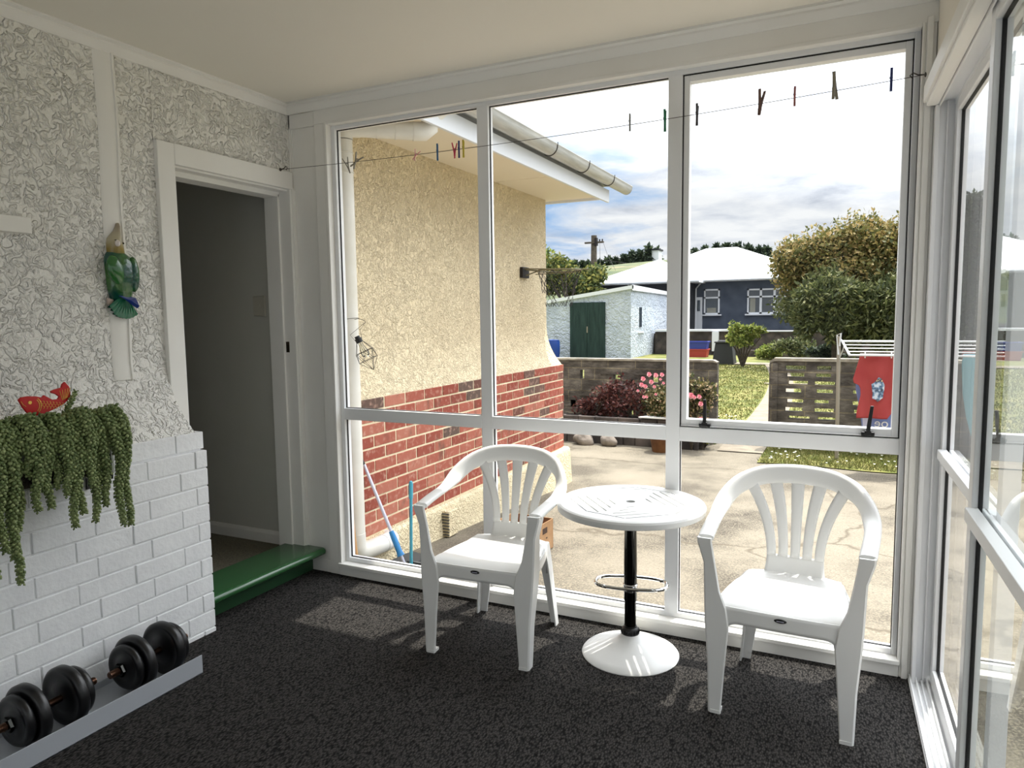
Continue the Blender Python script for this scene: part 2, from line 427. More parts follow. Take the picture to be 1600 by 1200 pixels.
# crown moulding of the left wall and window wall
def crown(b, axis, a0, a1, wall, sgn):
    P = [(0, ZC), (sgn*.045, ZC), (sgn*.045, ZC-.006), (sgn*.028, ZC-.012), (sgn*.028, ZC-.020), (sgn*.012, ZC-.044), (sgn*.006, ZC-.05), (0, ZC-.05)]
    P = [(wall+p, z) for p, z in P]
    b.prism(P, a0, a1, 'y' if axis == 'y' else 'x')
b = MB(); crown(b, 'y', YB, -.06, 0, 1); struct(build('trim_1', b, M['paint']))
b = MB(); crown(b, 'x', 0, XR, -.062, -1); struct(build('trim_2', b, M['paint']))
b = MB(); b.box(.0, XR, -.115, -.112, ZC-.004, ZC); struct(build('trim_10', b, M['paint']))

# ---- back wall and right wall
b = MB(); b.box(-.1, .35, YB-.1, YB, -.05, ZC+.02); b.box(XR-.25, XR+.3, YB-.1, YB, -.05, ZC+.02); b.box(.35, XR-.25, YB-.1, YB, -.05, .45); b.box(.35, XR-.25, YB-.1, YB, 2.42, ZC+.02); struct(build('wall_back', b, M['paint']))
W2 = thing('window_added', 'x', 'w', (1.6,YB,1.4)); del W2['label']; del W2['category']; W2['kind'] = 'structure'  # unseen window added behind the camera to brighten the room
b = MB(); b.box(.35,.40,YB-.08,YB,.45,2.42); b.box(XR-.30,XR-.25,YB-.08,YB,.45,2.42); b.box(.35,XR-.25,YB-.08,YB,.45,.50); b.box(.35,XR-.25,YB-.08,YB,2.37,2.42); b.box(1.56,1.62,YB-.08,YB,.45,2.42)
build('frame', b, M['paint_cool'], W2, bevel=.003)
for xa, xb in ((.40,1.56),(1.62,XR-.30)):
    b = MB(); b.add([(xa,YB-.04,.5),(xb,YB-.04,.5),(xb,YB-.04,2.37),(xa,YB-.04,2.37)], [(3,2,1,0)]); build('pane', b, M['glass'], W2, recalc=False)
b = MB(); b.box(XR, XR+.12, YB, .0, 2.20, ZC); b.box(XR, XR+.12, YB, -4.45, 0, 2.2)
o = struct(build('wall_right', b, M['ceiling'], loc=(3.07,0,0))); o.rotation_euler = (0,0,.0275)

# ---- front (window) wall: boards around the joinery
b = MB()
b.box(0, .185, -.045, .0, 0.0, 2.55)                      # recessed board by the corner
b.box(.0, .183, -.056, -.045, 2.475, 2.552)                # filler at head of board
b.box(.0, .184, -.058, -.045, .0, .075)                       # skirting return
b.box(.185, .250, -.0615, .0, 0.0, 2.478)                   # stud casing left
b.box(.185, 3.08, -.062, .0, 2.478, 2.60)                 # head board
b.box(.2505, 3.029, -.061, .0, -.02, .050)                 # apron below the sill
b.box(3.022, 3.032, -.07, .0, .05, 2.48)
b.box(3.030, 3.0695, -.060, .04, .0, 2.478)                 # right stud
b.box(3.037, 3.058, -.072, -.06, .0, 2.50)
wf = struct(build('wall_front', b, M['paint'], bevel=.003))
b = MB(); b.box(.0, .012, -.056, -.044, .13, 2.55); b.box(.012, .02, -.05, -.044, .13, 2.55)
struct(build('trim_3', b, M['paint'], bevel=.002))

# ---- the big window
W = thing('window_1', 'x', 'window', (0,0,0)); del W['label']; del W['category']; W['kind'] = 'structure'
X0, X1 = .292, 3.003; ZT, ZB = 2.448, .093; RT, RB = .945, .882
b = MB()
def liner(y0, y1, xa, xb, za, zb, w):   # four sided ring: opening xa..xb, za..zb, ring width w outward
    b.box(xa-w, xa, y0, y1, za-w, zb+w); b.box(xb, xb+w, y0, y1, za-w, zb+w)
    b.box(xa, xb, y0, y1, za-w, za); b.box(xa, xb, y0, y1, zb, zb+w)
liner(-.064, .03, .268, 3.022, .068, 2.468, .016)
build('timber_liner', b, M['paint'], W, bevel=.0025)
b = MB(); b.box(.252, 3.03, -.078, -.0, .052, .070); build('sill', b, M['paint'], W, bevel=.003)
b = MB(); liner(-.022, .03, X0, X1, ZB, ZT, .026)
b.box(1.157, 1.217, -.0222, .0302, ZB-.001, ZT+.001); b.box(2.087, 2.147, -.0222, .0302, ZB-.001, ZT+.001)
build('frame', b, M['paint_cool'], W, bevel=.002)
for (xa, xb) in ((X0, 1.157), (1.217, 2.087), (2.147, X1)):
    b = MB(); b.box(xa, xb, -.0225, .03, RB, RT); build('transom', b, M['paint_cool'], W, bevel=.002)
# thin black gaskets round panes
def gasket(xa, xb, za, zb, y=.0, w=.0035):
    g = MB(); 
    g.box(xa, xa+w, y-.004, y+.004, za, zb); g.box(xb-w, xb, y-.004, y+.004, za, zb); g.box(xa, xb, y-.004, y+.004, za, za+w); g.box(xa, xb, y-.004, y+.004, zb-w, zb); return g
def pane(xa, xb, za, zb, y=.0):
    g = MB(); g.add([(xa,y,za),(xb,y,za),(xb,y,zb),(xa,y,zb)], [(0,1,2,3)]); return g
for (xa, xb, za, zb) in ((X0,1.157,ZB,RB),(1.217,2.087,ZB,RB),(2.147,X1,ZB,RB),(X0,1.157,RT,ZT),(1.217,2.087,RT,ZT)):
    build('pane', pane(xa,xb,za,zb), M['glass'], W, recalc=False); build('gasket', gasket(xa,xb,za,zb), M['black_gap'], W)
# opening sash
S = MB()
xa, xb, za, zb = 2.152, 2.998, .950, 2.443
S.box(xa, xa+.024, -.012, .035, za, zb); S.box(xb-.024, xb, -.012, .035, za, zb); S.box(xa+.024, xb-.024, -.0118, .035, za, za+.03); S.box(xa+.024, xb-.024, -.0118, .035, zb-.026, zb)
S.box(xa, xb, -.020, .03, za, za+.004)
sash = build('sash', S, M['paint_cool'], W, bevel=.002)
build('pane', pane(xa+.024, xb-.024, za+.03, zb-.026, .01), M['glass'], W, recalc=False)
build('gasket', gasket(xa-.004, xb+.004, za-.004, zb+.004, -.010, .004), M['black_gap'], W)
for i, cx in enumerate((2.258, 2.892)):
    h = thing('window_latch', ('black window latch nearer the middle mullion', 'black window latch at the right end of the sash')[i], 'latch', (cx,-.03,.958), group='window latches')
    b = MB(); b.box(cx-.024, cx+.024, -.036, -.012, .952, .968); b.box(cx-.012, cx+.012, -.042, -.03, .955, .974)
    build('base', b, M['black_plastic'], h, bevel=.003)
    b = MB(); lean = .0 if i == 0 else .012
    b.prism([(cx-.008, .97), (cx+.008, .97), (cx+.006+lean, 1.072), (cx-.006+lean, 1.072)], -.036, -.026, 'y'); build('lever', b, M['black_plastic'], h, bevel=.002)

# ---- door opening in the left wall and hall beyond
D = thing('door_1', 'x', 'd'); del D['label']; del D['category']; D['kind'] = 'structure'
b = MB(); b.box(-.02, .022, -.905, -.815, .60, 2.243); build('architrave', b, M['paint'], D, bevel=.003)
b = MB(); b.box(-.02, .0225, -.815, -.060, 2.150, 2.244); build('architrave', b, M['paint'], D, bevel=.003)
b = MB(); b.box(-.16, .0, -.815, -.075, 2.140, 2.17); b.box(-.16, -.06, -.80, -.075, 2.115, 2.142); build('head_jamb', b, M['paint'], D, bevel=.002)
b = MB(); b.box(-.16, .018, -.083, -.045, .10, 2.16); b.box(-.16, -.06, -.095, -.080, .10, 2.13); b.box(.0, .026, -.072, -.045, .14, 2.15); b.box(.012, .02, -.078, -.06, .14, 2.15)
build('side_jamb', b, M['paint'], D, bevel=.002)
b = MB(); b.box(-.16, .0, -.84, -.812, .10, 2.16); build('side_jamb', b, M['paint'], D)
b = MB(); b.box(-.052, -.030, -.0855, -.083, 1.255, 1.315); b.box(-.046,-.036,-.087,-.085,1.27,1.30); build('strike_plate', b, M['brass'], D)
b = MB(); b.box(-.17, -.03, YB, -.842, .0, ZC)
b.box(-.17, -.03, -.842, -.03, 2.175, ZC); struct(build('wall_1', b, M['wall_white']))
b = MB(); b.box(-3.0, -.10, -.02, .04, .0, 2.6); struct(build('wall_2', b, M['hall_wall']))
b = MB(); b.box(-3.1, -3.0, -2.5, .0, .0, 2.6); b.box(-3.0, -.15, -2.6, -2.5, 0, 2.6); struct(build('wall_3', b, M['hall_wall']))
b = MB(); b.box(-3.0, -.12, -2.5, .0, 2.5, 2.6); struct(build('ceiling_1', b, M['hall_wall']))
b = MB(); b.box(-3.0, -.115, -2.5, .0, .05, .105); struct(build('floor_1', b, M['hall_carpet']))
b = MB(); b.prism([(-.02,.105),(-.038,.105),(-.038,.16),(-.030,.175),(-.02,.178)], -3.0, -.16, 'x'); struct(build('baseboard_1', b, M['paint']))
sw = thing('light_switch', 'cream light switch plate on the dim hall wall beyond the door', 'light switch', (-.3,-.02,1.52))
b = MB(); b.box(-.345, -.255, -.030, -.0202, 1.462, 1.578); build('plate', b, M['switch'], sw, bevel=.003)
b = MB(); b.box(-.31,-.29,-.036,-.030,1.51,1.53); build('rocker', b, M['switch'], sw)

# green step
st = thing('doorstep', 'dark green painted timber step below the open doorway', 'step', (0,-.45,0))
b = MB(); P = [(-.118,.115),(-.118,.142),(.11,.142)] + [(.135+.021*math.cos(a), .121+.021*math.sin(a)) for a in [PI/2*(1-i/4) for i in range(0,9)]] + [(.10,.100),(-.118,.100)]
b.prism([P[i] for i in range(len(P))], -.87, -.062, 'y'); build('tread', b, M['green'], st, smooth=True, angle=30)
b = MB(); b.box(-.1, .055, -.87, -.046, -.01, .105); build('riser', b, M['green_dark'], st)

# ---- sliding doors in the right wall
RA = .0275
R = thing('door_2', 'x', 'd', (3.07,0,0), RA); del R['label']; del R['category']; R['kind'] = 'structure'
b = MB(); b.prism([(3.030,2.192),(3.030,2.250),(3.068,2.300),(3.09,2.300),(3.09,2.192)], YB+.25, -.085, 'y'); b.box(3.040, 3.078, YB+.25, -.09, 2.178, 2.193)
build('header_casing', b, M['paint'], R, bevel=.003)
b = MB(); b.box(3.0785, 3.175, YB+.25, -.03, 2.192, 2.215); b.box(3.079, 3.084, YB+.25, -.03, 2.170, 2.195); b.box(3.130, 3.134, YB+.25, -.03, 2.175, 2.195)
build('head_track', b, M['paint_cool'], R, bevel=.002)
b = MB(); b.box(3.0705, 3.176, -.084, .04, .0, 2.195); b.box(3.068, 3.082, -.105, -.03, .0, 2.177); b.box(3.105,3.110,-.10,-.05,.0,2.19)
build('jamb', b, M['paint_cool'], R, bevel=.002)
b = MB(); b.box(3.060, 3.19, YB+.25, -.05, -.04, .006)
for x, h in ((3.062,.02),(3.082,.024),(3.100,.018),(3.118,.024),(3.136,.018)): b.box(x, x+.006, YB+.25, -.06, .0, h)
build('sill_track', b, M['paint_cool'], R, bevel=.0015)
def panel(x, y0, y1, name, wst=.050, fa=.019, fb=.019):
    p = MB(); xa, xb = x-fa, x+fb
    p.box(xa, xb, y0, y0+wst, .03, 2.186); p.box(xa, xb, y1-wst, y1, .03, 2.186)
    p.box(xa+.0006, xb-.0006, y0+wst-.001, y1-wst+.001, .02, .085); p.box(xa+.0006, xb-.0006, y0+wst-.001, y1-wst+.001, 2.142, 2.186)
    o_ = build(name, p, M['paint_cool'], R, bevel=.002)
    q = MB(); q.box(x-.034, x-.004, y0+wst+.001, y1-wst-.001, .898, .934); q.box(x+.004, x+.016, y0+wst+.001, y1-wst-.001, .898, .934); build('mid_rail', q, M['paint_cool'], o_, bevel=.002)
    q = MB(); g = .004
    for ya, yb in ((y1-wst-g, y1-wst), (y0+wst, y0+wst+g)): q.box(x-.005, x+.005, ya, yb, .085, 2.142)
    for za, zb in ((.085,.085+g),(2.142-g,2.142)): q.box(x-.005, x+.005, y0+wst, y1-wst, za, zb)
    build('gasket', q, M['black_gap'], o_)
    q = MB(); q.add([(x,y0+wst,.08),(x,y1-wst,.08),(x,y1-wst,2.145),(x,y0+wst,2.145)], [(3,2,1,0)]); build('pane', q, M['glass_slide' if name == 'sliding_panel' else 'glass_door'], o_, recalc=False)
    return o_
panel(3.150, -1.12, -.088, 'fixed_panel')
panel(3.108, -2.45, -.955, 'sliding_panel')
panel(3.150, -3.5, -2.30, 'fixed_panel'); panel(3.108, -4.44, -3.35, 'sliding_panel')

# ================================================================== THINGS IN THE ROOM
# white ledge on the left wall
b = MB(); b.box(.0, .045, -2.4, -1.480, 1.772, 1.832); tag(build('wall_rail', b, M['strip'], loc=(0,-1.9,1.8), bevel=.003), 'white painted wooden rail end fixed to the plaster at the left edge', 'rail')

# ---- plastic chairs
def make_chair():
    t = thing('plastic_chair', 'x', 'chair', (0,0,0))
    pm = M['chair']
    # hoop: arms + curved back rail. local: front = -y, width x
    half = [(.262,-.235,.636),(.266,-.16,.645),(.270,-.08,.652),(.272,0,.660),(.268,.06,.680),(.252,.115,.714),(.218,.165,.750),(.165,.20,.776),(.10,.22,.792),(.0,.228,.798)]
    pts = [V(p) for p in half] + [V((-p[0],p[1],p[2])) for p in half[-2::-1]]
    # smooth path (catmull)
    path = []
    for i in range(len(pts)-1):
        p0, p1, p2, p3 = pts[max(i-1,0)], pts[i], pts[i+1], pts[min(i+2,len(pts)-1)]
        for s_ in range(5):
            u = s_/5; path.append(.5*((2*p1)+(p2-p0)*u+(2*p0-5*p1+4*p2-p3)*u*u+(3*p1-p0-3*p2+p3)*u**3))
    path.append(pts[-1])
    secs = []; n = len(path)
    for i, p in enumerate(path):
        tg = (path[min(i+1,n-1)] - path[max(i-1,0)]).normalized()
        # how far into the back (0 on arm, 1 on top)
        k = max(0, min(1, (p.y+.02)/.2)); k = k*k*(3-2*k)
        outw = V((p.x, max(0,p.y)*1.2, 0));
        if outw.length < 1e-4: outw = V((0,1,0))
        outw = outw.normalized()
        up = (V((0,0,1))*(1-k) + (V((0,0,.86)) - V((0,.5,0)))*k)
        if k > 0.0: 
            # on the back the broad face looks forward and up, towards the sitter
            ax = (V((0,0,1)) - tg*tg.z).normalized() if abs(tg.z) < .98 else outw
            wdir = (outw*(1-k) + ax*k); wdir = (wdir - tg*wdir.dot(tg)).normalized()
        else: wdir = (outw - tg*outw.dot(tg)).normalized()
        nd_ = tg.cross(wdir).normalized()
        if nd_.z < 0 or (k > .8 and nd_.y > 0): nd_ = -nd_ if (k <= .8 or nd_.y > 0) else nd_
        w_, h_ = .028 + .011*k, .013 + .004*k
        ring = []
        for a in range(14):
            an = 2*PI*a/14; ca, sa = math.cos(an), math.sin(an)
            ring.append(p + wdir*w_*math.copysign(abs(ca)**.7, ca) + nd_*h_*math.copysign(abs(sa)**.8, sa))
        secs.append(ring)
    b = MB(); b.loft(secs)
    back = build('backrest', b, pm, t, smooth=True, angle=60, local=True)
    # lower back shell + slats
    def ysurf(x, z):
        u = (z-.40)/.41; return .165 + .055*u - .25*x*x*(1.2)
    def hoopz(x):
        q = min((p for p in path if p.x >= 0), key=lambda p: abs(p.x-abs(x))) if abs(x) > .02 else V((0,.228,.798)); return q.z
    def hoopy(x):
        q = min((p for p in path if p.x >= 0 and p.z > .7), key=lambda p: abs(p.x-abs(x))); return q.y
    b = MB()
    def lowback(u, v_):
        z = .372 + v_*.105; wv = .106 + .016*(1-v_)**2; x = (u*2-1)*wv
        y = ysurf(x, z) - .03*(1-v_)**2; return (x, y, z)
    b.grid(lowback, 16, 8); build('back_panel', b, pm, back, smooth=True, angle=180, local=True, solid=.006)
    b = MB()
    for k in range(5):
        c0 = (k-2)*.0445; c1 = (k-2)*.088
        def sl(u, v_, c0=c0, c1=c1, k=k):
            z1 = hoopz(c1)-.014; z = .472 + v_*(z1-.472)
            cx = c0 + (c1-c0)*v_**1.9; w_ = .0165 + .009*v_**1.5
            x = cx + (u*2-1)*w_; yy = ysurf(x, z)*(1-v_**2) + hoopy(c1)*v_**2; return (x, yy - .004*math.cos((u*2-1)*1.5), z)
        b.grid(sl, 4, 14)
    build('slats', b, pm, back, smooth=True, angle=180, local=True, solid=.007)
    # seat
    def seat(u, v_):
        x = (u*2-1); y = -.245 + v_*.425
        w_ = .222 - .060*v_**2.2
        z = .412 - .020*math.sin(min(1,v_*1.05)*PI) + .010*x*x - .030*max(0,1-v_*7)**2 - .03*max(0, (v_-.86)/.14)*(abs(x))**2
        r = max(0, abs(x)-.9)/.1; z -= .012*r*r
        yy = y - .012*(1-x*x)*(1-v_)
        return (x*w_, yy, z)
    b = MB(); b.grid(seat, 28, 28); s_ = build('seat', b, pm, t, smooth=True, angle=180, local=True, solid=.006)
    # aprons (front with a wide arch, sides, back)
    b = MB()
    def arch(x, W_): a = min(1, abs(x)/W_); return .343 - .10*max(0,(a-.62)/.38)**2.2
    def apr(u, v_):
        x = (u*2-1)*.225; top = .400 if True else 0; bot = arch(x, .225)
        return (x, -.254 + .012*(abs(u*2-1))**3 - .004*v_, top*(1-v_)+bot*v_)
    b.grid(apr, 36, 5)
    for sg in (-1, 1):
        def aps(u, v_, sg=sg):
            y = -.24 + u*.41; a = abs(u*2-1); bot = .350 - .10*max(0,(a-.7)/.3)**2
            return (sg*(.224 - .062*u**2.2), y, .398*(1-v_) + bot*v_)
        b.grid(aps, 20, 4)
    build('apron', b, pm, s_, smooth=True, angle=180, local=True, solid=.006)
    b = MB(); b.lathe([(.0001,.003),(.018,.003),(.021,.0),(.021,-.003)], n=24, M=Matrix.Translation((0,-.2585,.382)) @ Matrix.Rotation(PI/2,4,'X') @ Matrix.Scale(.36,4,(0,1,0)))
    build('badge', b, M['black_plastic'], s_, local=True)
    b = MB(); b.box(-.012,.012,-.2625,-.2615,.3805,.3835); build('badge_mark', b, M['alu'], s_, local=True)
    # front legs with arm posts: L-section
    for sg in (-1, 1):
        secs = []
        for z, xo, y0, wx, wy in ((.0,.240,-.268,.046,.044),(.02,.241,-.268,.047,.046),(.18,.245,-.267,.062,.058),(.32,.256,-.264,.084,.070),(.39,.260,-.260,.078,.074),(.45,.262,-.257,.056,.070),(.55,.266,-.254,.042,.058),(.625,.287,-.262,.052,.056),(.642,.288,-.262,.052,.056)):
            th = .007; xi = xo - wx; y1 = y0 + wy
            L = [(xo,y0+.006),(xo-.006,y0),(xi+.004,y0),(xi,y0+th),(xi+.001,y0+th+.004),(xo-th-.004,y0+th+.004),(xo-th,y0+th+.008),(xo-th,y1),(xo,y1)]
            if sg < 0: L = L[::-1]
            secs.append([(sg*x, y, z) for x, y in L])
        b = MB(); b.loft(secs); b.box(*(sorted((sg*.196, sg*.2315)) + [-.27,-.228,0,.012]))
        lg = build('leg', b, pm, t, smooth=True, angle=30, local=True)
    for sg in (-1, 1):
        secs = []
        for z, xo, y1, wx, wy in ((.0,.205,.215,.038,.042),(.15,.192,.208,.048,.050),(.30,.180,.200,.062,.060),(.395,.170,.190,.070,.066)):
            th = .007; xi = xo - wx; y0 = y1 - wy
            L = [(xo,y0),(xo,y1-.006),(xo-.006,y1),(xi,y1),(xi,y1-th),(xo-th-.002,y1-th),(xo-th,y1-th-.002),(xo-th,y0)]
            if sg > 0: L = L[::-1]
            secs.append([(sg*x, y, z) for x, y in L])
        b = MB(); b.loft(secs); build('leg', b, pm, t, smooth=True, angle=30, local=True)
    return t
chair = make_chair(); chair.location = (1.425, -.37, 0); chair.rotation_euler = (0,0,math.radians(3))
chair['label'] = 'white moulded plastic armchair left of the round table, in front of the red brick view'; chair['group'] = 'white plastic armchairs'
c2 = dup(chair, (2.640, -.36, 0), (0,0,math.radians(-2)), 'white moulded plastic armchair right of the round table, beside the sliding doors', 'white plastic armchairs')

# ---- bistro table
TX, TY = 2.008, -.300
tb = thing('bistro_table', 'round white slatted cafe table on a dark pedestal between the two armchairs', 'table', (TX,TY,0))
# tabletop: disc with real slots. build as a polar/planar cell mesh: use boolean-free approach with bmesh
import bmesh
def tabletop():
    R_ = .308; zt, zb = .662, .628
    me = bpy.data.meshes.new('tabletop')
    prof = [(.0001,zt),(R_-.012,zt),(R_-.004,zt-.004),(R_,zt-.012),(R_-.002,zb+.004),(R_-.006,zb),(R_-.03,zb),(R_-.032,zt-.012),(.0001,zt-.012)]
    mb = MB(); mb.lathe(prof, n=96, cap=True)
    me.from_pydata(mb.v, [], mb.f); me.materials.append(M['chair'])
    fixn(me)
    o_ = bpy.data.objects.new('tabletop', me); COL.objects.link(o_)
    # cutter mesh of slots and centre hole
    c = MB(); rot0 = math.radians(-51)
    for k in range(4):
        Mx = Matrix.Rotation(rot0 + k*PI/2, 4, 'Z')
        for i, (d, l0, l1) in enumerate(((.077,-.02,.049),(.115,-.065,.095),(.149,-.108,.138),(.186,-.116,.142))):
            c.box(l0, l1, d-.0034, d+.0034, zb, zt+.01, M=Mx)
    oct_ = []
    for k in range(4):
        R3 = Matrix.Rotation(rot0 - k*PI/2, 3, 'Z'); oct_ += [R3 @ V((-.090,.226,0)), R3 @ V((.118,.226,0))]
    n8 = 8; vs = []
    for f_ in (.9925, 1.0075):
        for z_ in (zt-.0035, zt+.01): vs += [(p.x*f_, p.y*f_, z_) for p in oct_]
    fs = []
    for i in range(8):
        j = (i+1) % 8; fs += [(i,j,8+j,8+i),(16+i,24+i,24+j,16+j),(i,16+i,16+j,j),(8+i,8+j,24+j,24+i)]
    c.add(vs, fs)
    c.lathe([(.019,zt-.05),(.019,zt+.01)], n=24)
    cm = bpy.data.meshes.new('cut'); cm.from_pydata(c.v, [], c.f); fixn(cm); co = bpy.data.objects.new('cut', cm); COL.objects.link(co)
    md = o_.modifiers.new('b', 'BOOLEAN'); md.operation = 'DIFFERENCE'; md.object = co; md.solver = 'EXACT'; 
    bpy.context.view_layer.update()
    dg = bpy.context.evaluated_depsgraph_get(); dg.update()
    ev = o_.evaluated_get(dg); nm = bpy.data.meshes.new_from_object(ev)
    o_.modifiers.clear()
    if len(nm.polygons) > 50: o_.data = nm
    bpy.data.objects.remove(co); o_.parent = tb
    nm.polygons.foreach_set('use_smooth', [True]*len(nm.polygons)); nm.set_sharp_from_angle(angle=math.radians(25))
    return o_
tabletop()
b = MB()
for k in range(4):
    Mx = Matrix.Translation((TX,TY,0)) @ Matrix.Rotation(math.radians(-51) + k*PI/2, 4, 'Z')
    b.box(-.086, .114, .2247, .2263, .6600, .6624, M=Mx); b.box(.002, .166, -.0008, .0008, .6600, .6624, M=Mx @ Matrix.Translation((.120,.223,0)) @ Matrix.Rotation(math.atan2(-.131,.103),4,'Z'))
build('groove_line', b, M['mat_grey'], tb)  # thin dark strips along the octagon outline of the tabletop
b = MB(); b.lathe([(.0001,.0),(.203,.0),(.205,.004),(.200,.010),(.17,.020),(.11,.040),(.06,.062),(.042,.078),(.034,.095),(.0001,.095)], (TX,TY,0), 96); build('base', b, M['chair'], tb, smooth=True, angle=50)
b = MB(); b.lathe([(.0001,.085),(.036,.085),(.038,.095),(.034,.112),(.027,.118),(.027,.124),(.0001,.124)], (TX,TY,0), 40)
for k in range(18):
    a = 2*PI*k/18; b.ell((TX+.037*math.cos(a), TY+.037*math.sin(a), .1), (.004,.004,.011), 6, 4)
build('collar', b, M['black_plastic'], tb, smooth=True, angle=40)
b = MB(); b.lathe([(.0001,.118),(.0245,.118),(.0245,.31),(.0001,.31)], (TX,TY,0), 32); build('lower_sleeve', b, M['chrome_dark'], tb, smooth=True, angle=40)
b = MB(); b.lathe([(.0001,.235),(.027,.235),(.0275,.245),(.0275,.40),(.026,.50),(.0235,.62),(.0235,.640),(.0001,.640)], (TX,TY,0), 32); build('column', b, M['chrome_dark'], tb, smooth=True, angle=40)
b = MB(); b.box(TX-.09,TX+.09,TY-.09,TY+.09,.634,.645); build('mounting_plate', b, M['black_plastic'], tb)
ring = []
for i in range(40):
    a = 2*PI*i/40; ca, sa = math.cos(a), math.sin(a)
    x = math.copysign(abs(ca)**.75, ca)*.152; y = math.copysign(abs(sa)**.75, sa)*.075
    q = Matrix.Rotation(math.radians(12), 3, 'Z') @ V((x, y+.045, 0)); ring.append((TX+q.x-.0, TY+q.y, .292))
b = MB(); b.tube(ring, .0075, 10, closed=True); b.tube([(TX,TY,.29),(TX-.03,TY+.13,.292)], .006, 8); b.lathe([(.0277,.275),(.031,.278),(.031,.305),(.0277,.308)], (TX,TY,0), 24, cap=False)
build('foot_ring', b, M['chrome'], tb, smooth=True)

# ---- dumbbells in a steel tray
ty = thing('dumbbell_tray', 'low grey steel tray holding dumbbells along the white brick', 'tray', (.33,-1.65,0))
b = MB(); b.box(.462, .466, -2.3, -1.185, .0, .078); b.box(.19, .466, -2.3, -1.185, .0, .005); build('front_lip', b, M['steel_grey'], ty, bevel=.001)
b = MB(); b.box(.195, .199, -2.3, -1.185, .005, .03); build('rear_lip', b, M['steel_grey'], ty, bevel=.001)
def dumbbell(cy, L, lab):
    d = thing('dumbbell', lab, 'dumbbell', (.335, cy, .113), group='dumbbells in the steel tray')
    Mx = Matrix.Translation((.335, cy, .113)) @ Matrix.Rotation(math.radians(3), 4, 'Z') @ Matrix.Rotation(-PI/2, 4, 'X')
    b = MB(); b.lathe([(.0001,-L),(.0125,-L),(.0125,L),(.0001,L)], n=16, M=Mx)
    for k in range(24):
        for s_ in (-1, 1): b.lathe([(.0125,s_*(L-.004-k*.0035)-.001),(.0142,s_*(L-.004-k*.0035)),(.0125,s_*(L-.004-k*.0035)+.001)], n=12, M=Mx, cap=False)
    build('bar', b, M['worn'], d, smooth=True)
    for s_ in (-1, 1):
        def disc(r, z0, z1, nm):
            e = .010; b = MB(); z0, z1 = sorted((z0*s_, z1*s_))
            pr = [(.016,z0),(r*.46,z0),(r*.5,z0+.004),(r-.022,z0+.004),(r-.014,z0-.0),(r-.006,z0+.003),(r,z0+e),(r,z1-e),(r-.006,z1-.003),(r-.014,z1),(r-.022,z1-.004),(r*.5,z1-.004),(r*.46,z1),(.016,z1)]
            b.lathe(pr, n=48, M=Mx); build(nm, b, M['rubber'], d, smooth=True, angle=50)
        disc(.108, .046, .088, 'large_plate'); disc(.088, .088, .122, 'small_plate')
        b = MB(); z0, z1 = sorted((.122*s_, .140*s_)); b.lathe([(.014,z0),(.026,z0),(.028,(z0+z1)/2),(.024,z1),(.014,z1)], n=6, M=Mx); build('collar', b, M['chrome_dark'], d)
    return d
dumbbell(-1.322, .178, 'black vinyl dumbbell nearest the doorstep end of the tray')
dumbbell(-1.722, .178, 'black vinyl dumbbell nearest the camera end of the tray')

# ---- hanging trough with trailing succulent
pl = thing('succulent_planter', 'pale wall trough overflowing with long trailing green succulent stems', 'potted plant', (.25,-1.66,.85))
b = MB()
y0, y1 = -2.02, -1.41
P = [(.19,.87),(.31,.87),(.335,1.055),(.345,1.055),(.345,1.072),(.322,1.072),(.30,.885),(.19,.885)]
b.prism(P, y0, y1, 'y'); b.box(.19,.325,y0,y0+.012,.87,1.06); b.box(.19,.325,y1-.012,y1,.87,1.06); b.box(.19,.196,y0,y1,.87,1.06)
build('trough', b, mat('trough_grey', (186,190,180), .6), pl, bevel=.002)
b = MB(); b.box(.196,.32,y0+.012,y1-.012,.88,1.04); build('potting_soil', b, M['soil'], pl)
for yb_ in (-1.44, -1.94):
    b = MB(); b.box(.19,.335,yb_,yb_+.015,.852,.868); b.box(.191,.199,yb_,yb_+.015,.80,.87); build('bracket', b, M['black_plastic'], pl)
stems = [(-1.99,.60),(-1.955,.74),(-1.93,.66),(-1.90,.78),(-1.87,.62),(-1.84,.70),(-1.80,.58),(-1.80,.665),(-1.775,.76),(-1.775,.90),(-1.725,.81),(-1.70,.87),(-1.68,.805),(-1.655,.93),(-1.645,.87),(-1.60,.905),(-1.60,.72),(-1.565,.97),(-1.575,.76),(-1.54,.86),(-1.52,.72),(-1.50,.79),(-1.475,.765),(-1.455,.915),(-1.43,.68),(-1.40,.672),(-1.42,.88),(-1.375,.985),(-1.62,.84),(-1.74,.93)]
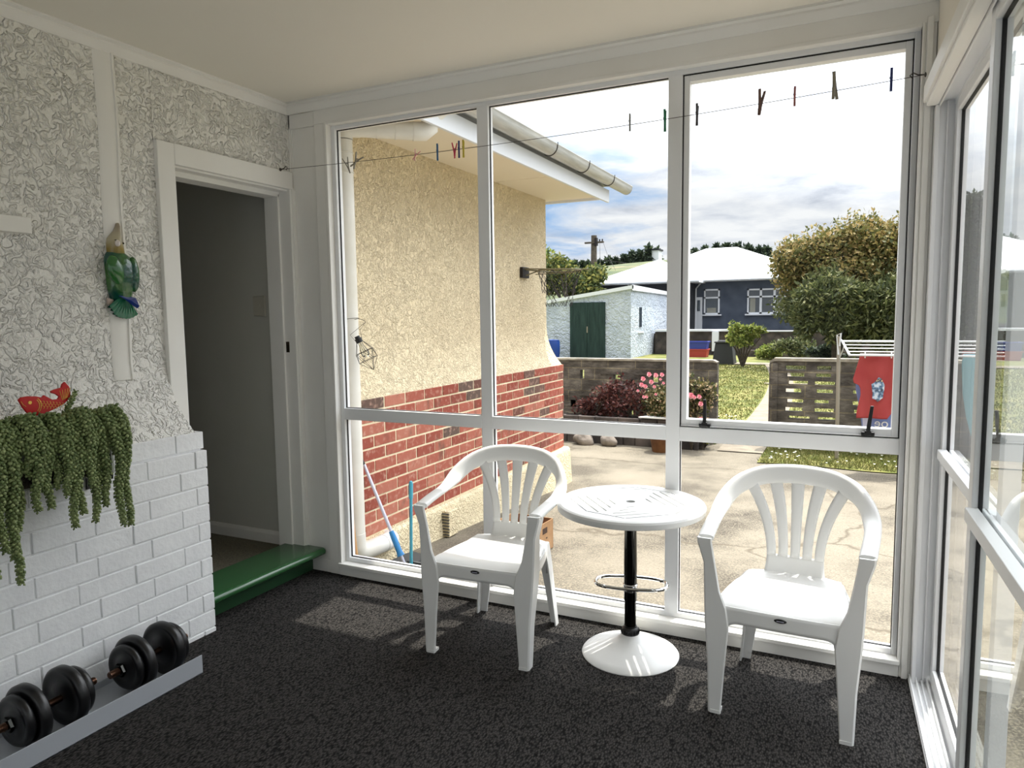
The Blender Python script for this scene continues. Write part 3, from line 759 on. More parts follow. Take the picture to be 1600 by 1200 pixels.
def leafy(path, r, n_per=.0042, seed=0, lr=.0062):
    rr = random.Random(seed); b = MB(); pts = [V(p) for p in path]
    b.tube(pts, r*.46, 6)
    L = [0]
    for i in range(1, len(pts)): L.append(L[-1] + (pts[i]-pts[i-1]).length)
    tot = L[-1]; d = 0; k = 0
    while d < tot:
        i = max(j for j in range(len(L)) if L[j] <= d); i = min(i, len(pts)-2)
        f = (d-L[i])/max(1e-6, L[i+1]-L[i]); p = pts[i].lerp(pts[i+1], f); tg = (pts[i+1]-pts[i]).normalized()
        a = tg.orthogonal().normalized(); c = tg.cross(a); an = k*2.39996
        e = a*math.cos(an) + c*math.sin(an)
        tt = 1 - .35*(d/tot)**3 ; s_ = lr*rr.uniform(.85,1.15)*tt
        dirn = (e*.62 + tg*.85).normalized(); base = p + e*r*.45*tt; tip = base + dirn*s_*2.6; side = dirn.cross(tg).normalized(); nn_ = side.cross(dirn)
        mid = base + dirn*s_*1.35
        vs = [base, mid+side*s_*1.05, mid+nn_*s_*.9, mid-side*s_*1.05, mid-nn_*s_*.9, tip]
        b.add(vs, [(0,1,2),(0,2,3),(0,3,4),(0,4,1),(5,2,1),(5,3,2),(5,4,3),(5,1,4)])
        d += n_per; k += 1
    return b
for i, (y, ze) in enumerate(stems):
    r = random.Random(100+i); xo = .36 + r.uniform(-.012,.018); ys = y - r.uniform(-.02,.05) ; top = 1.095 + r.uniform(-.01,.02)
    path = [(.25+r.uniform(-.02,.03), ys-.03, 1.03),(.285, ys-.015, top),(.33, ys, top+.005),(xo, (ys+y)/2, top-.045)]
    z = top-.045; n = 7
    for k in range(1, n+1):
        zz = z + (ze - z)*k/n; path.append((xo+.004*math.sin(k+i), y + .008*math.sin(k*1.3+i) , zz))
    build('stem', leafy(path, .019, .0021, i, .0078), M['succulent'], pl, smooth=True, angle=180, recalc=False)
build('stem', leafy([(.27,-1.56,1.06),(.27,-1.545,1.11),(.275,-1.53,1.15),(.275,-1.505,1.19)], .011, .003, 77, .006), M['succulent'], pl, smooth=True, angle=180, recalc=False)
build('stem', leafy([(.28,-1.46,1.09),(.30,-1.42,1.105),(.31,-1.38,1.085),(.31,-1.35,1.03),(.31,-1.33,.965)], .0125, .003, 78, .006), M['succulent'], pl, smooth=True, angle=180, recalc=False)
for i in range(14):
    r = random.Random(300+i); y = -1.97 + i*.043
    build('stem', leafy([(.24,y-.03,1.05),(.26,y,1.085+r.random()*.02),(.30,y+.03,1.09+r.random()*.015),(.335,y+.05,1.07),(.345,y+.055,1.0)], .013, .003, 200+i, .0064), M['succulent'], pl, smooth=True, angle=180, recalc=False)

# red fish ornament standing in the trough
fi = thing('fish_ornament', 'red and gold carp ornament standing on the succulent trough', 'ornament', (.262,-1.6,1.11))
out = [(-1.700,1.178),(-1.690,1.186),(-1.668,1.187),(-1.64,1.184),(-1.622,1.178),(-1.614,1.186),(-1.606,1.180),(-1.585,1.166),(-1.568,1.166),(-1.562,1.174),(-1.572,1.184),(-1.588,1.190),(-1.590,1.197),(-1.575,1.202),(-1.552,1.206),(-1.548,1.218),(-1.538,1.226),(-1.524,1.208),(-1.520,1.185),(-1.524,1.165),(-1.545,1.148),(-1.58,1.132),(-1.62,1.120),(-1.66,1.112),(-1.675,1.13),(-1.688,1.150)]
out = [(y+.0, z+.0) for y, z in out]
b = MB(); b.prism(out, .258, .268, 'x'); build('body', b, M['red'], fi, bevel=.002)
b = MB(); b.lathe([(.0001,.0),(.006,.0),(.006,.003),(.0001,.003)], n=16, M=Matrix.Translation((.268,-1.665,1.165)) @ Matrix.Rotation(PI/2,4,'Y'))
for r_ in range(3):
    for c_ in range(9-r_): 
        y = -1.632 + c_*.011 + r_*.005; z = 1.163 - r_*.010 - c_*.0022
        b.tube([(.2685, y+.005*math.cos(a), z+.005*math.sin(a)) for a in (-1.2,-.4,.4,1.2)], .0009, 5)
for k in range(5): b.tube([(.2685,-1.552+k*.004,1.160+k*.002),(.2685,-1.56+k*.010,1.196+k*.002)], .0011, 5)
for rr_ in (.022,.028): b.tube([(.2685, -1.655+rr_*math.cos(a), 1.152+rr_*1.1*math.sin(a)) for a in [-.9+.3*k for k in range(7)]], .0011, 5)
b.tube([(.2685,-1.693,1.172),(.2685,-1.687,1.16),(.2685,-1.678,1.152)], .0011, 5)
build('gilding', b, M['gold'], fi)

# ---- cockatoo-like wall plaque
bird = thing('bird_plaque', 'green ceramic bird plaque with a pale crest hanging on the plaster wall', 'wall ornament', (.01,-1.12,1.62))
def yz(u, v): return u, v
m = mat('bird_green', (20,84,62), .15, coat=.6); vv = coords(m, (1,1,1))
g_ = nd(m, 'ShaderNodeTexVoronoi'); g_.inputs['Scale'].default_value = 60; lk(m, vv, g_.inputs['Vector'])
cc = mixc(m, ramp(m, noi(m, vv, 9, 2), [(.42,(0,0,0,1)),(.6,(1,1,1,1))]), (12,74,62), (52,104,40))
lk(m, cc, bsdf(m).inputs['Base Color']); bump(m, g_.outputs['Distance'], .6, .004); M['bird_green'] = m
b = MB()
secs = []
for z, yc, w_, d_ in ((1.522,-1.118,.030,.012),(1.54,-1.118,.048,.030),(1.58,-1.113,.060,.045),(1.63,-1.110,.066,.052),(1.68,-1.113,.066,.050),(1.71,-1.120,.058,.042),(1.728,-1.127,.040,.034),(1.735,-1.13,.03,.028)):
    secs.append([(.008 + max(0,d_*math.sin(2*PI*j/28)) , yc + w_*math.cos(2*PI*j/28), z) for j in range(28)])
b.loft(secs); build('body', b, M['bird_green'], bird, smooth=True, angle=60)
b = MB(); Mw = Matrix.Rotation(.25,4,'X'); b.ell((.044,-1.155,1.655), (.020,.036,.062), 18, 12, M=Mw); build('wing', b, mat('wing_green', (44,104,48), .15, coat=.6), bird, smooth=True)
b = MB(); b.ell((.040,-1.072,1.640), (.020,.026,.075), 18, 12); build('wing', b, M['bird_green'], bird, smooth=True)
m = mat('bird_head', (170,160,132), .3, coat=.4); vz = nd(m, 'ShaderNodeTexCoord'); sp = nd(m, 'ShaderNodeSeparateXYZ'); lk(m, vz.outputs['Object'], sp.inputs[0])
lk(m, ramp(m, math_(m, 'MULTIPLY', math_(m, 'SUBTRACT', sp.outputs['Z'], .10), 8), [(.0,(116,108,36)),(.2,(148,126,54)),(.5,(188,180,150)),(.95,(160,146,126))]), bsdf(m).inputs['Base Color'])
b = MB(); secs = []
for z, yc, w_, d_ in ((1.720,-1.126,.038,.034),(1.745,-1.130,.036,.040),(1.765,-1.133,.032,.044),(1.785,-1.134,.028,.042),(1.80,-1.128,.022,.034),(1.82,-1.118,.013,.024),(1.84,-1.112,.009,.018),(1.852,-1.111,.006,.014),(1.855,-1.111,.002,.010)):
    secs.append([(.008 + max(0,d_*math.sin(2*PI*j/24)), yc + w_*math.cos(2*PI*j/24), z) for j in range(24)])
b.loft(secs); build('head', b, m, bird, smooth=True, angle=60)
b = MB(); b.ell((.056,-1.147,1.765), (.012,.010,.014), 14, 10); build('beak', b, mat('beak_white', (232,222,218), .2), bird, smooth=True)
b = MB(); b.ell((.044,-1.113,1.768), (.005,.004,.004), 8, 6); build('eye', b, M['black_plastic'], bird)
b = MB(); b.ell((.052,-1.150,1.778), (.004,.008,.002), 8, 6); build('beak_shadow_line', b, M['black_plastic'], bird)
b = MB()
for k in range(9):
    a = math.radians(-56 + k*10.8); c0 = V((.030,-1.108,1.552)); e = V((0, math.sin(a)*.9, -math.cos(a))); L_ = .098 if k > 1 else .092; s_ = e.cross(V((1,0,0))).normalized()
    p1 = c0 + e*L_; m_ = c0 + e*L_*.55
    b.add([c0, m_+s_*.009, p1+s_*.010, p1+e*.004, p1-s_*.010, m_-s_*.009, m_+V((.008,0,0)), V((.006,c0.y,c0.z)), V((.006,p1.y,p1.z))], [(0,1,6),(1,2,6),(2,3,6),(3,4,6),(4,5,6),(5,0,6),(1,7,8),(1,8,2),(5,8,7),(5,4,8)])
build('tail', b, mat('tail_green', (24,104,76), .2, coat=.5), bird)
b = MB(); b.add([(.045,-1.150,1.548),(.05,-1.10,1.530),(.045,-1.056,1.505),(.036,-1.060,1.495),(.04,-1.085,1.508),(.046,-1.12,1.532),(.03,-1.10,1.55),(.03,-1.06,1.54)], [(0,1,6),(1,2,7,6),(0,5,1),(1,5,4),(1,4,2),(2,4,3)]); build('wing_tip', b, mat('bird_blue', (22,50,120), .2, coat=.5), bird)
b = MB(); b.prism([(-1.178,1.512),(-1.178,1.538),(-1.150,1.532),(-1.168,1.508)], .006, .016, 'x'); build('perch', b, mat('perch_clay', (190,170,158), .4), bird)

# ---- indoor clothes line and pegs
LX0, LX1, LY0, LY1, LZ0, LZ1 = .03, 3.030, -.154, -.110, 2.243, 2.285
def line_at(t):
    return V((LX0+(LX1-LX0)*t, LY0+(LY1-LY0)*t, LZ0+(LZ1-LZ0)*t - .030*4*t*(1-t)))
cl = thing('clothes_line', 'thin indoor clothes line strung between two hooks across the window wall', 'clothes line', (1.5,-.13,2.24))
b = MB(); b.tube([line_at(i/40) for i in range(41)], .0013, 6); build('cord', b, M['wire'], cl)
for s_, p in ((1, line_at(0)), (-1, line_at(1))):
    b = MB(); b.tube([(p.x-s_*.008,p.y,p.z),(p.x+s_*.02,p.y,p.z+.003),(p.x+s_*.034,p.y,p.z+.012),(p.x+s_*.045,p.y,p.z+.004),(p.x+s_*.036,p.y,p.z-.006)], .0022, 8); b.ell((p.x-s_*.004,p.y,p.z),(.004,.009,.009),10,6); build('hook', b, M['wire'], cl, smooth=True)
pegcols = {'grey':(128,124,112),'pink':(220,150,150),'blue':(24,86,130),'rose':(208,56,92),'navy':(30,44,104),'yellow':(196,176,40),'silver':(150,150,146),'green':(14,110,70),'dark':(58,54,58),'brown':(104,76,66),'red':(150,84,78),'sage':(140,134,118)}
PM = {k: mat('peg_'+k, v, .45) for k, v in pegcols.items()}
def peg_proto():
    t = thing('clothes_peg', 'x', 'clothes peg', (0,0,0), group='pegs on the indoor line')
    for s_ in (-1, 1):
        b = MB(); sec = []
        # profile along z of one jaw: (z, offset, thickness)
        for z, off, th in ((-.046,.0012,.0055),(-.030,.0014,.0055),(-.026,.0040,.0035),(-.021,.0014,.005),(.0,.0018,.006),(.012,.0035,.006),(.038,.0085,.0045),(.044,.0090,.004)):
            sec.append([(s_*off,-.0052,z),(s_*off,.0052,z),(s_*(off+th),.0042,z),(s_*(off+th),-.0042,z)])
        b.loft(sec); build('jaw', b, PM['grey'], t, smooth=True, angle=40, local=True, bevel=.0006)
    b = MB(); b.tube([(-.006,.0055,.004),(-.004,.0065,.012),(.004,.0065,.012),(.006,.0055,.004)], .0008, 6); b.tube([(0,-.006,.008),(0,.006,.008)], .0022, 8); build('spring', b, M['wire'], t, local=True)
    return t
def peg(px, colr, roll, yaw, dz, lab, scale=1.0, first=[None], open_=0, pitch=0):
    t_ = (px-LX0)/(LX1-LX0); p = line_at(t_)
    if first[0] is None: q = peg_proto(); first[0] = q
    else: q = dup(first[0])
    q.location = (p.x, p.y, p.z+dz); q.rotation_euler = (pitch, roll, yaw); q.scale = (scale,)*3
    q['label'] = lab; q['category'] = 'clothes peg'; q['group'] = 'pegs on the indoor line'
    for c in q.children:
        if c.name.startswith('jaw'):
            c.data = c.data.copy(); c.data.materials[0] = PM[colr]
            if open_:
                s_ = 1 if c.data.vertices[2].co.x > 0 else -1
                c.rotation_euler = (0, s_*open_, 0)
    return q
R90 = PI/2
peg(.470,'grey',-.30,.5,-.012,'grey peg hanging askew at the left end of the line, over the downpipe',.9, open_=.1)
peg(.527,'sage',.62,.2,.006,'greyish peg lying crossed open just right of the leftmost one',.95, open_=.35)
peg(.882,'pink',.45,.3,.0,'small pale pink peg splayed open under the eave',.62, open_=.3)
peg(1.004,'blue',0,R90+.50,.0,'single teal blue peg left of the bright trio',.86)
peg(1.098,'rose',0,.9,-.002,'hot pink peg at the left of the bright trio',.80)
peg(1.122,'navy',0,R90+.52,.0,'dark blue peg in the middle of the bright trio',.86)
peg(1.146,'yellow',0,R90+.42,.0,'yellow peg at the right of the bright trio',.88)
peg(1.949,'silver',0,R90+.27,.010,'pale grey peg with a hole left of the green one',.78)
peg(2.098,'green',-.04,R90+.1,-.004,'green peg beside the tall window mullion',.98)
peg(2.229,'dark',.12,R90+.05,-.002,'dark grey peg just right of the tall mullion',.97)
peg(2.474,'brown',.16,R90-.6,.006,'brown peg leaning right with parted jaws',1.1, open_=.06)
peg(2.598,'red',0,R90+.1,.006,'dusty red peg between the two brown ones',.80)
peg(2.737,'sage',-.16+PI,R90-.4,.018,'brownish peg standing up above the line',1.12)
peg(2.926,'navy',.03,R90-.03,.004,'slim navy peg at the right end of the line',.90)

# ================================================================== OUTSIDE NEAR: ground
def gz(x, y):
    if y < 3.5: return -.08 - .22*max(0, y)/3.5
    if y < 7: return -.3
    return -.3 + min(1, (y-7)/17)*.05
def gzmesh(poly_fn, nu, nv, lift=0):
    b = MB(); b.grid(lambda u, v_: (lambda x, y: (x, y, gz(x,y)+lift))(*poly_fn(u, v_)), nu, nv); return b
b = gzmesh(lambda u, v_: (-2+u*14, -6+v_*12.7), 40, 60); struct(build('floor_2', b, M['patio'], smooth=True))
b = gzmesh(lambda u, v_: (-40+u*80, 6.4+v_*34), 40, 40, -.012); struct(build('floor_3', b, M['lawn'], smooth=True))
# patio strip lawn, path
b = gzmesh(lambda u, v_: (1.86+u*8, 5.42+v_*1.1+.05*math.sin(u*30)), 60, 6, .012); struct(build('floor_4', b, M['lawn'], smooth=True))
def pth(u, v_):
    y = 6.0 + v_*16; xl = 1.33 - .0*y - .075*max(0,y-8)*(y-8)/12*.95; return (xl - .02 + u*.56, y)
b = gzmesh(pth, 4, 40, .012); struct(build('floor_5', b, M['path'], smooth=True))
b = gzmesh(lambda u, v_: (-6+u*14, 21.4+v_*.9), 10, 2, .02); struct(build('floor_6', b, M['path'], smooth=True))
b = gzmesh(lambda u, v_: (.9+u*1.2, 15.0+v_*.25), 10, 2, .014); struct(build('floor_7', b, M['path'], smooth=True))
# grass blades
def blades(n, fn, h, seed, w=.006):
    r = random.Random(seed); b = MB()
    for _ in range(n):
        x, y = fn(r); z = gz(x, y); hh = h*r.uniform(.5,1.3); a = r.uniform(0,2*PI); lx, ly = r.gauss(0,.5)*hh, r.gauss(0,.5)*hh
        dx, dy = math.cos(a)*w, math.sin(a)*w
        b.add([(x-dx,y-dy,z),(x+dx,y+dy,z),(x+lx,y+ly,z+hh)], [(0,1,2)])
    return b
o = build('grass_strip', blades(16000, lambda r: (1.88+r.random()*4.2, 5.42+r.random()*1.05), .045, 5, .006), M['grass'], loc=(2,6,-.3), recalc=False)
tag(o, 'short green grass strip with daisies between the patio and the open block fence', 'grass', kind='stuff')
def lawnfn(r):
    while True:
        y = 6.7 + 15*r.random()**1.4; x = -4 + r.random()*12
        xl = 1.33 - .075*max(0,y-8)*(y-8)/12*.95
        if not (xl-.05 < x < xl+.58): return x, y
o = build('lawn_grass', blades(70000, lawnfn, .034, 6, .012), M['grass'], loc=(2,12,-.3), recalc=False)
tag(o, 'sunlit green lawn behind the block fences with a path through it', 'grass', kind='stuff')
b = MB(); r = random.Random(9)
for _ in range(110):
    x, y = 1.95+r.random()*3.2, 5.5+r.random()*.95; z = gz(x,y)+.045; b.lathe([(.0001,0),(.013,.001),(.012,.004),(.0001,.006)], (x,y,z), 6)
for _ in range(60):
    x, y = -.2+r.random()*1.4, 7+r.random()*2; z = gz(x,y)+.05; b.lathe([(.0001,0),(.015,.001),(.0001,.006)], (x,y,z), 6)
tag(build('daisies', b, M['daisy'], loc=(3,6,-.3)), 'small white daisies scattered in the grass strip', 'flowers', kind='stuff')

# ================================================================== HOUSE WING OUTSIDE
YF = 3.56
# exterior wall: cream stucco flared over brick
b = MB()
def ef(u, v_):
    z = .93 + v_*(2.66-.93); f = flare(z, .935, .115, .42, 2.2); y = .03 + u*(YF-.03) + (f*1.2 if u > .999 else 0); return (f, y, z)
b.grid(ef, 30, 50)
vs = []
for i in range(51):
    z = .93 + i/50*(2.66-.93); f = flare(z,.935,.115,.42,2.2); vs += [(f, YF+f*1.2, z), (-3, YF+f*1.2, z)]
b.add(vs, [(2*i,2*i+1,2*i+3,2*i+2) for i in range(50)])
we = struct(build('wall_exterior', b, M['wall_cream'], smooth=True, angle=60))
B = bricks(.03, YF+.15, .937, 11, .0793, .2385, .125, [.345, .225], seed=8, mortar=.0125, dev=.002)
# return end bricks
build('brick_base', B, M['brick_red'], we, bevel=.003)
b = MB(); b.box(-2.0, .120, .03, YF+.145, .0, .936); build('mortar_bed', b, M['mortar'], we)
b = MB(); P = [(-.1,.070),(.150,.070),(.172,.055),(.176,.03),(.205,-.40),(-.1,-.40)]; b.prism(P, .03, YF+.20, 'y')
b.box(.17,.235,1.17,1.30,-.15,.04)
build('plinth', b, M['plinth'], we, bevel=.006)
b = MB()
for k in range(8): b.box(.18,.237,1.160,1.1702,-.135+k*.022,-.129+k*.022)
build('vent_grille', b, M['mat_grey'], we)

ev = thing('house_eave', 'white eave with soffit and gutter along the cream house wing', 'eave', (.3,2,2.55))
ZS = 2.60
b = MB(); b.box(-.8, .60, .16, YF+.10, ZS, ZS+.012)
for yy in (1.24, 2.45): b.box(-.1,.59,yy,yy+.012,ZS-.003,ZS)
build('soffit', b, M['soffit'], ev)
b = MB(); b.box(.60, .622, .16, YF+.14, 2.545, 2.665); b.box(-.8,.62, YF+.10, YF+.122, 2.575, 2.665); build('fascia', b, M['fascia'], ev, bevel=.002)
b = MB(); P = []
for i in range(13): a = PI + i*PI/12; P.append((.690+.062*math.cos(a), 2.735+.068*math.sin(a)))
P2 = [(.690+.056*math.cos(PI+i*PI/12), 2.735+.062*math.sin(PI+i*PI/12)) for i in range(12,-1,-1)]
b.prism(P+[(.757,2.742),(.757,2.748),(.748,2.746)]+P2, .16, 4.06, 'y'); b.prism(P, 4.045, 4.055, 'y'); build('gutter', b, M['gutter'], ev, smooth=True, angle=30)
for yy in (2.02, 2.75, 3.45):
    b = MB(); P3 = [(.690+.0655*math.cos(PI+i*PI/12), yy, 2.735+.0715*math.sin(PI+i*PI/12)) for i in range(13)]; b.tube(P3+[(.758,yy,2.757)], .004, 6); build('gutter_bracket', b, M['wire'], ev)
b = MB(); b.add([(.63,.16,2.745),(.63,4.03,2.745),(-3,4.03,3.9),(-3,.16,3.9)], [(0,1,2,3)]); b.box(-.8,.63,.16,YF+.14,2.70,2.745); build('roofing', b, M['roof'], ev)

dp = thing('downpipe', 'thick white downpipe running down beside the window to a ground elbow', 'downpipe', (.17,.22,-.05))
RP = .052
def pipe(pts, r, nm, par, mt=None): b = MB(); b.tube(pts, r, 20); return build(nm, b, mt or M['pipe'], par, smooth=True, angle=50)
pipe([(.178,.190,2.45),(.178,.190,.14)], RP, 'pipe', dp)
pipe([(.178,.190,2.455),(.178,.190,2.485),(.190,.200,2.512),(.215,.222,2.524),(.25,.252,2.526)], RP+.003, 'top_elbow', dp)
pipe([(.25,.252,2.526),(.50,.465,2.522)], RP, 'offset_pipe', dp)
pipe([(.48,.448,2.522),(.53,.49,2.524),(.555,.512,2.55),(.56,.516,2.60),(.65,.56,2.70)], RP+.003, 'outlet_elbow', dp)
for z in (2.38, 2.27): 
    b = MB(); b.lathe([(RP,z-.003),(RP+.004,z-.002),(RP+.004,z+.002),(RP,z+.003)], (.178,.19,0), 24, cap=False); build('joint', b, M['pipe'], dp, smooth=True)
for t_ in (.30,.62):
    p = V((.25,.252,2.526)).lerp(V((.50,.465,2.522)), t_); b = MB(); d_ = V((.25,.213,-.004)).normalized()
    b.tube([p-d_*.004, p+d_*.004], RP+.003, 20); build('joint', b, M['pipe'], dp, smooth=True)
pipe([(.178,.190,.16),(.178,.192,.08),(.180,.205,.045),(.186,.24,.03),(.19,.29,.028),(.20,.44,.028)], RP+.002, 'foot_elbow', dp)
pipe([(.20,.42,.028),(.20,.48,.028),(.185,.52,.026),(.15,.545,.02),(.10,.55,.01)], RP+.004, 'shoe', dp)

# geometric wire lantern hung by wire round the downpipe
ln = thing('solar_lantern', 'small tilted geometric wire lantern hanging from a wire tied round the downpipe', 'lantern', (.318,.155,1.2))
c0 = V((.318,.155,1.232)); A_ = Matrix.Rotation(math.radians(-20),3,'Y') @ Matrix.Rotation(.25,3,'X')
def lp(r, a, z): return c0 + A_ @ V((r*math.cos(a), r*math.sin(a), z))
up_ = [lp(.056, k*PI/3, .022) for k in range(6)]; lo_ = [lp(.056, k*PI/3+PI/6, -.030) for k in range(6)]; tp = [lp(.018, k*PI/3, .085) for k in range(6)]; bt = lp(0,0,-.095)
b = MB()
for k in range(6):
    j = (k+1) % 6
    for p, q in ((tp[k],up_[k]),(up_[k],up_[j]),(lo_[k],lo_[j]),(up_[k],lo_[k]),(up_[j],lo_[k]),(lo_[k],bt)): b.tube([p,q], .0014, 5)
build('cage', b, M['wire'], ln)
b = MB(); b.tube([lp(0,0,.078), lp(0,0,.104)], .020, 16); b.tube([lp(0,0,.104), lp(0,0,.118)], .015, 16); build('cap', b, M['black_plastic'], ln, smooth=True, angle=40)
b = MB(); b.tube([lp(0,0,.078), lp(0,0,.05), lp(0,0,.02), lp(0,0,.0), lp(0,0,-.012)], [.012,.014,.024,.022,.010], 14); build('bulb', b, glassmat('bulb_glass', 1.3), ln, smooth=True)
b = MB(); b.tube([lp(.022,PI,.09), lp(.038,PI,.14), c0+V((.0,0,.185)), lp(.038,0,.14), lp(.022,0,.09)], .0012, 5)
b.tube([(.178+.056*math.cos(a), .190+.056*math.sin(a), 1.435+.008*math.cos(a)) for a in [2*PI*i/20 for i in range(20)]], .0014, 5, closed=True)
b.tube([(.232,.172,1.434),(.262,.165,1.440),(.296,.158,1.433),(.316,.155,1.425),(.322,.155,1.418),(c0.x,c0.y,c0.z+.184)], .0014, 5); build('hanging_wire', b, M['wire'], ln)

# cleaning tools at the wall foot
g0 = gz(.4,.4)
mp_ = thing('mop', 'mop with pale handle and blue grip leaning on the red brick', 'mop', (.40,.36,g0))
b = MB(); pa, pb = V((.142,.33,.545)), V((.425,.33,g0+.05)); b.tube([pa, pb], .0105, 12); build('handle', b, M['alu'], mp_, smooth=True)
b = MB(); b.tube([pa-(pb-pa).normalized()*.03, pa], .0085, 10); build('hanger', b, M['black_plastic'], mp_)
b = MB(); b.tube([pa.lerp(pb,.66), pa.lerp(pb,.72), pa.lerp(pb,.86), pa.lerp(pb,.9)], [.015,.018,.018,.024], 12); build('grip', b, M['blue_grip'], mp_, smooth=True)
b = MB()
for k in range(10): b.tube([pb, pb+V((-.03+.008*k,-.02+.004*k,-.045))], .006, 6)
build('mop_head', b, M['white'], mp_)
dpn = thing('lobby_dustpan', 'tall teal handled dustpan beside the mop outside', 'dustpan', (.465,.34,g0))
b = MB(); b.tube([(.462,.36,.455),(.462,.34,g0+.06)], .0095, 12); b.ell((.462,.36,.457),(.0105,.0105,.010),10,8); b.tube([(.462,.36,.452),(.462,.355,.36)], .013, 12); build('handle', b, M['teal_pole'], dpn, smooth=True)
b = MB(); b.box(.40,.53,.28,.40,g0+.001,g0+.01); b.box(.40,.53,.385,.40,g0,g0+.06); b.box(.40,.406,.28,.40,g0,g0+.05); b.box(.524,.53,.28,.40,g0,g0+.05); build('pan', b, M['mat_grey'], dpn)
brs = thing('lobby_brush', 'shorter teal pole with a curved top next to the tall dustpan', 'brush', (.50,.33,g0))
b = MB(); b.tube([(.520,.36,.300),(.545,.345,g0+.07)], .0095, 12); build('handle', b, M['teal_pole'], brs, smooth=True)
b = MB(); b.tube([(.520,.36,.298),(.523,.362,.315),(.535,.37,.328),(.555,.38,.333)], .0045, 8); build('hook', b, M['alu'], brs, smooth=True)
b = MB(); b.box(.54,.585,.33,.365,g0,g0+.075); build('bristles', b, M['black_plastic'], brs)
brm = thing('broom', 'wooden broom handle with green socket standing left of the downpipe foot', 'broom', (.15,.2,g0))
b = MB(); b.tube([(.215,.075,.56),(.255,.095,g0+.10)], .0095, 12); b.tube([(.205,.085,.48),(.248,.100,g0+.10)], .006, 10); build('handle', b, M['broom_wood'], brm, smooth=True)
b = MB(); b.box(.243,.268,.083,.108,g0+.05,g0+.125); b.box(.20,.31,.08,.115,g0,g0+.05); build('socket', b, M['broom_green'], brm, bevel=.002)
b = MB(); b.prism([(.235,.36),(.40,.41),(.40,.62),(.27,.66),(.235,.60)], g0-.01, g0+.016, 'z'); tag(build('rubber_mat', b, M['mat_grey'], loc=(.3,.5,g0)), 'dark grey rubber mat on the ground below the mop', 'mat')

# cardboard box
bx_ = thing('cardboard_box', 'open brown cardboard box with printed panels on the patio', 'box', (.8,1.2,gz(.8,1.2)))
Mb = Matrix.Translation((.83,1.18,gz(.8,1.2))) @ Matrix.Rotation(math.radians(-4),4,'Z')
Hb, Wb, Db, T_ = .205, .16, .12, .004
b = MB(); b.box(-Wb,Wb,-Db,Db,0,T_,M=Mb)
for a in ((-Wb,Wb,-Db,-Db+T_),(-Wb,Wb,Db-T_,Db),(-Wb,-Wb+T_,-Db,Db),(Wb-T_,Wb,-Db,Db)): b.box(*a,0,Hb,M=Mb)
build('carton', b, M['cardboard'], bx_)
b = MB()
for x0_, x1_, z0_, z1_ in ((.02,.098,.022,.052),(.0,.015,.022,.052),(-.02,.05,.150,.155),(-.02,.09,.138,.145),(-.02,.06,.125,.127),(-.02,.08,.112,.114),(.10,.145,.165,.168),(.10,.145,.182,.185),(.10,.103,.165,.185),(.11,.118,.168,.182),(.125,.133,.168,.182),(.03,.07,.075,.077),(.03,.08,.068,.070),(.088,.098,.072,.084)):
    b.box(x0_, x1_, -Db-.0008, -Db-.0002, z0_, z1_, M=Mb)
for k in range(4): b.box(Wb+.0002, Wb+.0008, -.08+k*.03, -.06+k*.03, .03+k*.02, .04+k*.02, M=Mb)
b.box(Wb+.0002,Wb+.0008,-.04,.03,.13,.17,M=Mb); build('printing', b, M['print_dark'], bx_)
b = MB(); b.box(-Wb+T_,Wb-T_,Db-T_-.0008,Db-T_-.0002,.02,Hb-.002,M=Mb); b.box(Wb-T_-.0008,Wb-T_-.0002,-Db+T_,Db-T_,.02,Hb-.002,M=Mb); build('lining', b, M['card_in'], bx_)

# basketball style hoop on the wall
hp = thing('basketball_hoop', 'small dark metal hoop with ragged net on the cream wall corner', 'hoop', (.05,3.05,1.85))
b = MB(); b.box(.0,.03,2.93,3.08,1.80,1.90); build('plate', b, M['iron'], hp, bevel=.002)
b = MB(); hc = V((.32,3.12,1.865)); rr = .21
b.tube([hc+V((rr*math.cos(a), rr*math.sin(a)*.9, 0)) for a in [2*PI*i/32 for i in range(32)]], .007, 6, closed=True)
b.tube([(.02,3.0,1.88),(.12,3.06,1.868)], .008, 6); b.tube([(.02,3.0,1.82),(.12,3.06,1.862)], .006, 6)
b.tube([(.0,2.96,1.885),(.60,3.16,1.868)], .0055, 6); b.tube([(.13,3.0,1.83),(.5,3.1,1.84)],.004,6); build('rim', b, M['rust'], hp, smooth=True)
b = MB(); r = random.Random(4)
def npt(k, l):
    a = 2*PI*k/16 + (l % 2)*PI/16; q = rr*(1-.42*(l/8)**.8); w = r.uniform(-.012,.012) if l > 3 else 0
    return hc + V((q*math.cos(a)+w, q*math.sin(a)*.9+w, -.042*l))
G = [[npt(k,l) for k in range(16)] for l in range(9)]
for l in range(8):
    for k in range(16):
        if l > 4 and r.random() < .35: continue
        j = (k+1) % 16 if l % 2 else (k-1) % 16
        b.tube([G[l][k], G[l+1][k]], .0022, 4, cap=False); b.tube([G[l][k], G[l+1][j]], .0022, 4, cap=False)
build('net', b, M['net'], hp)

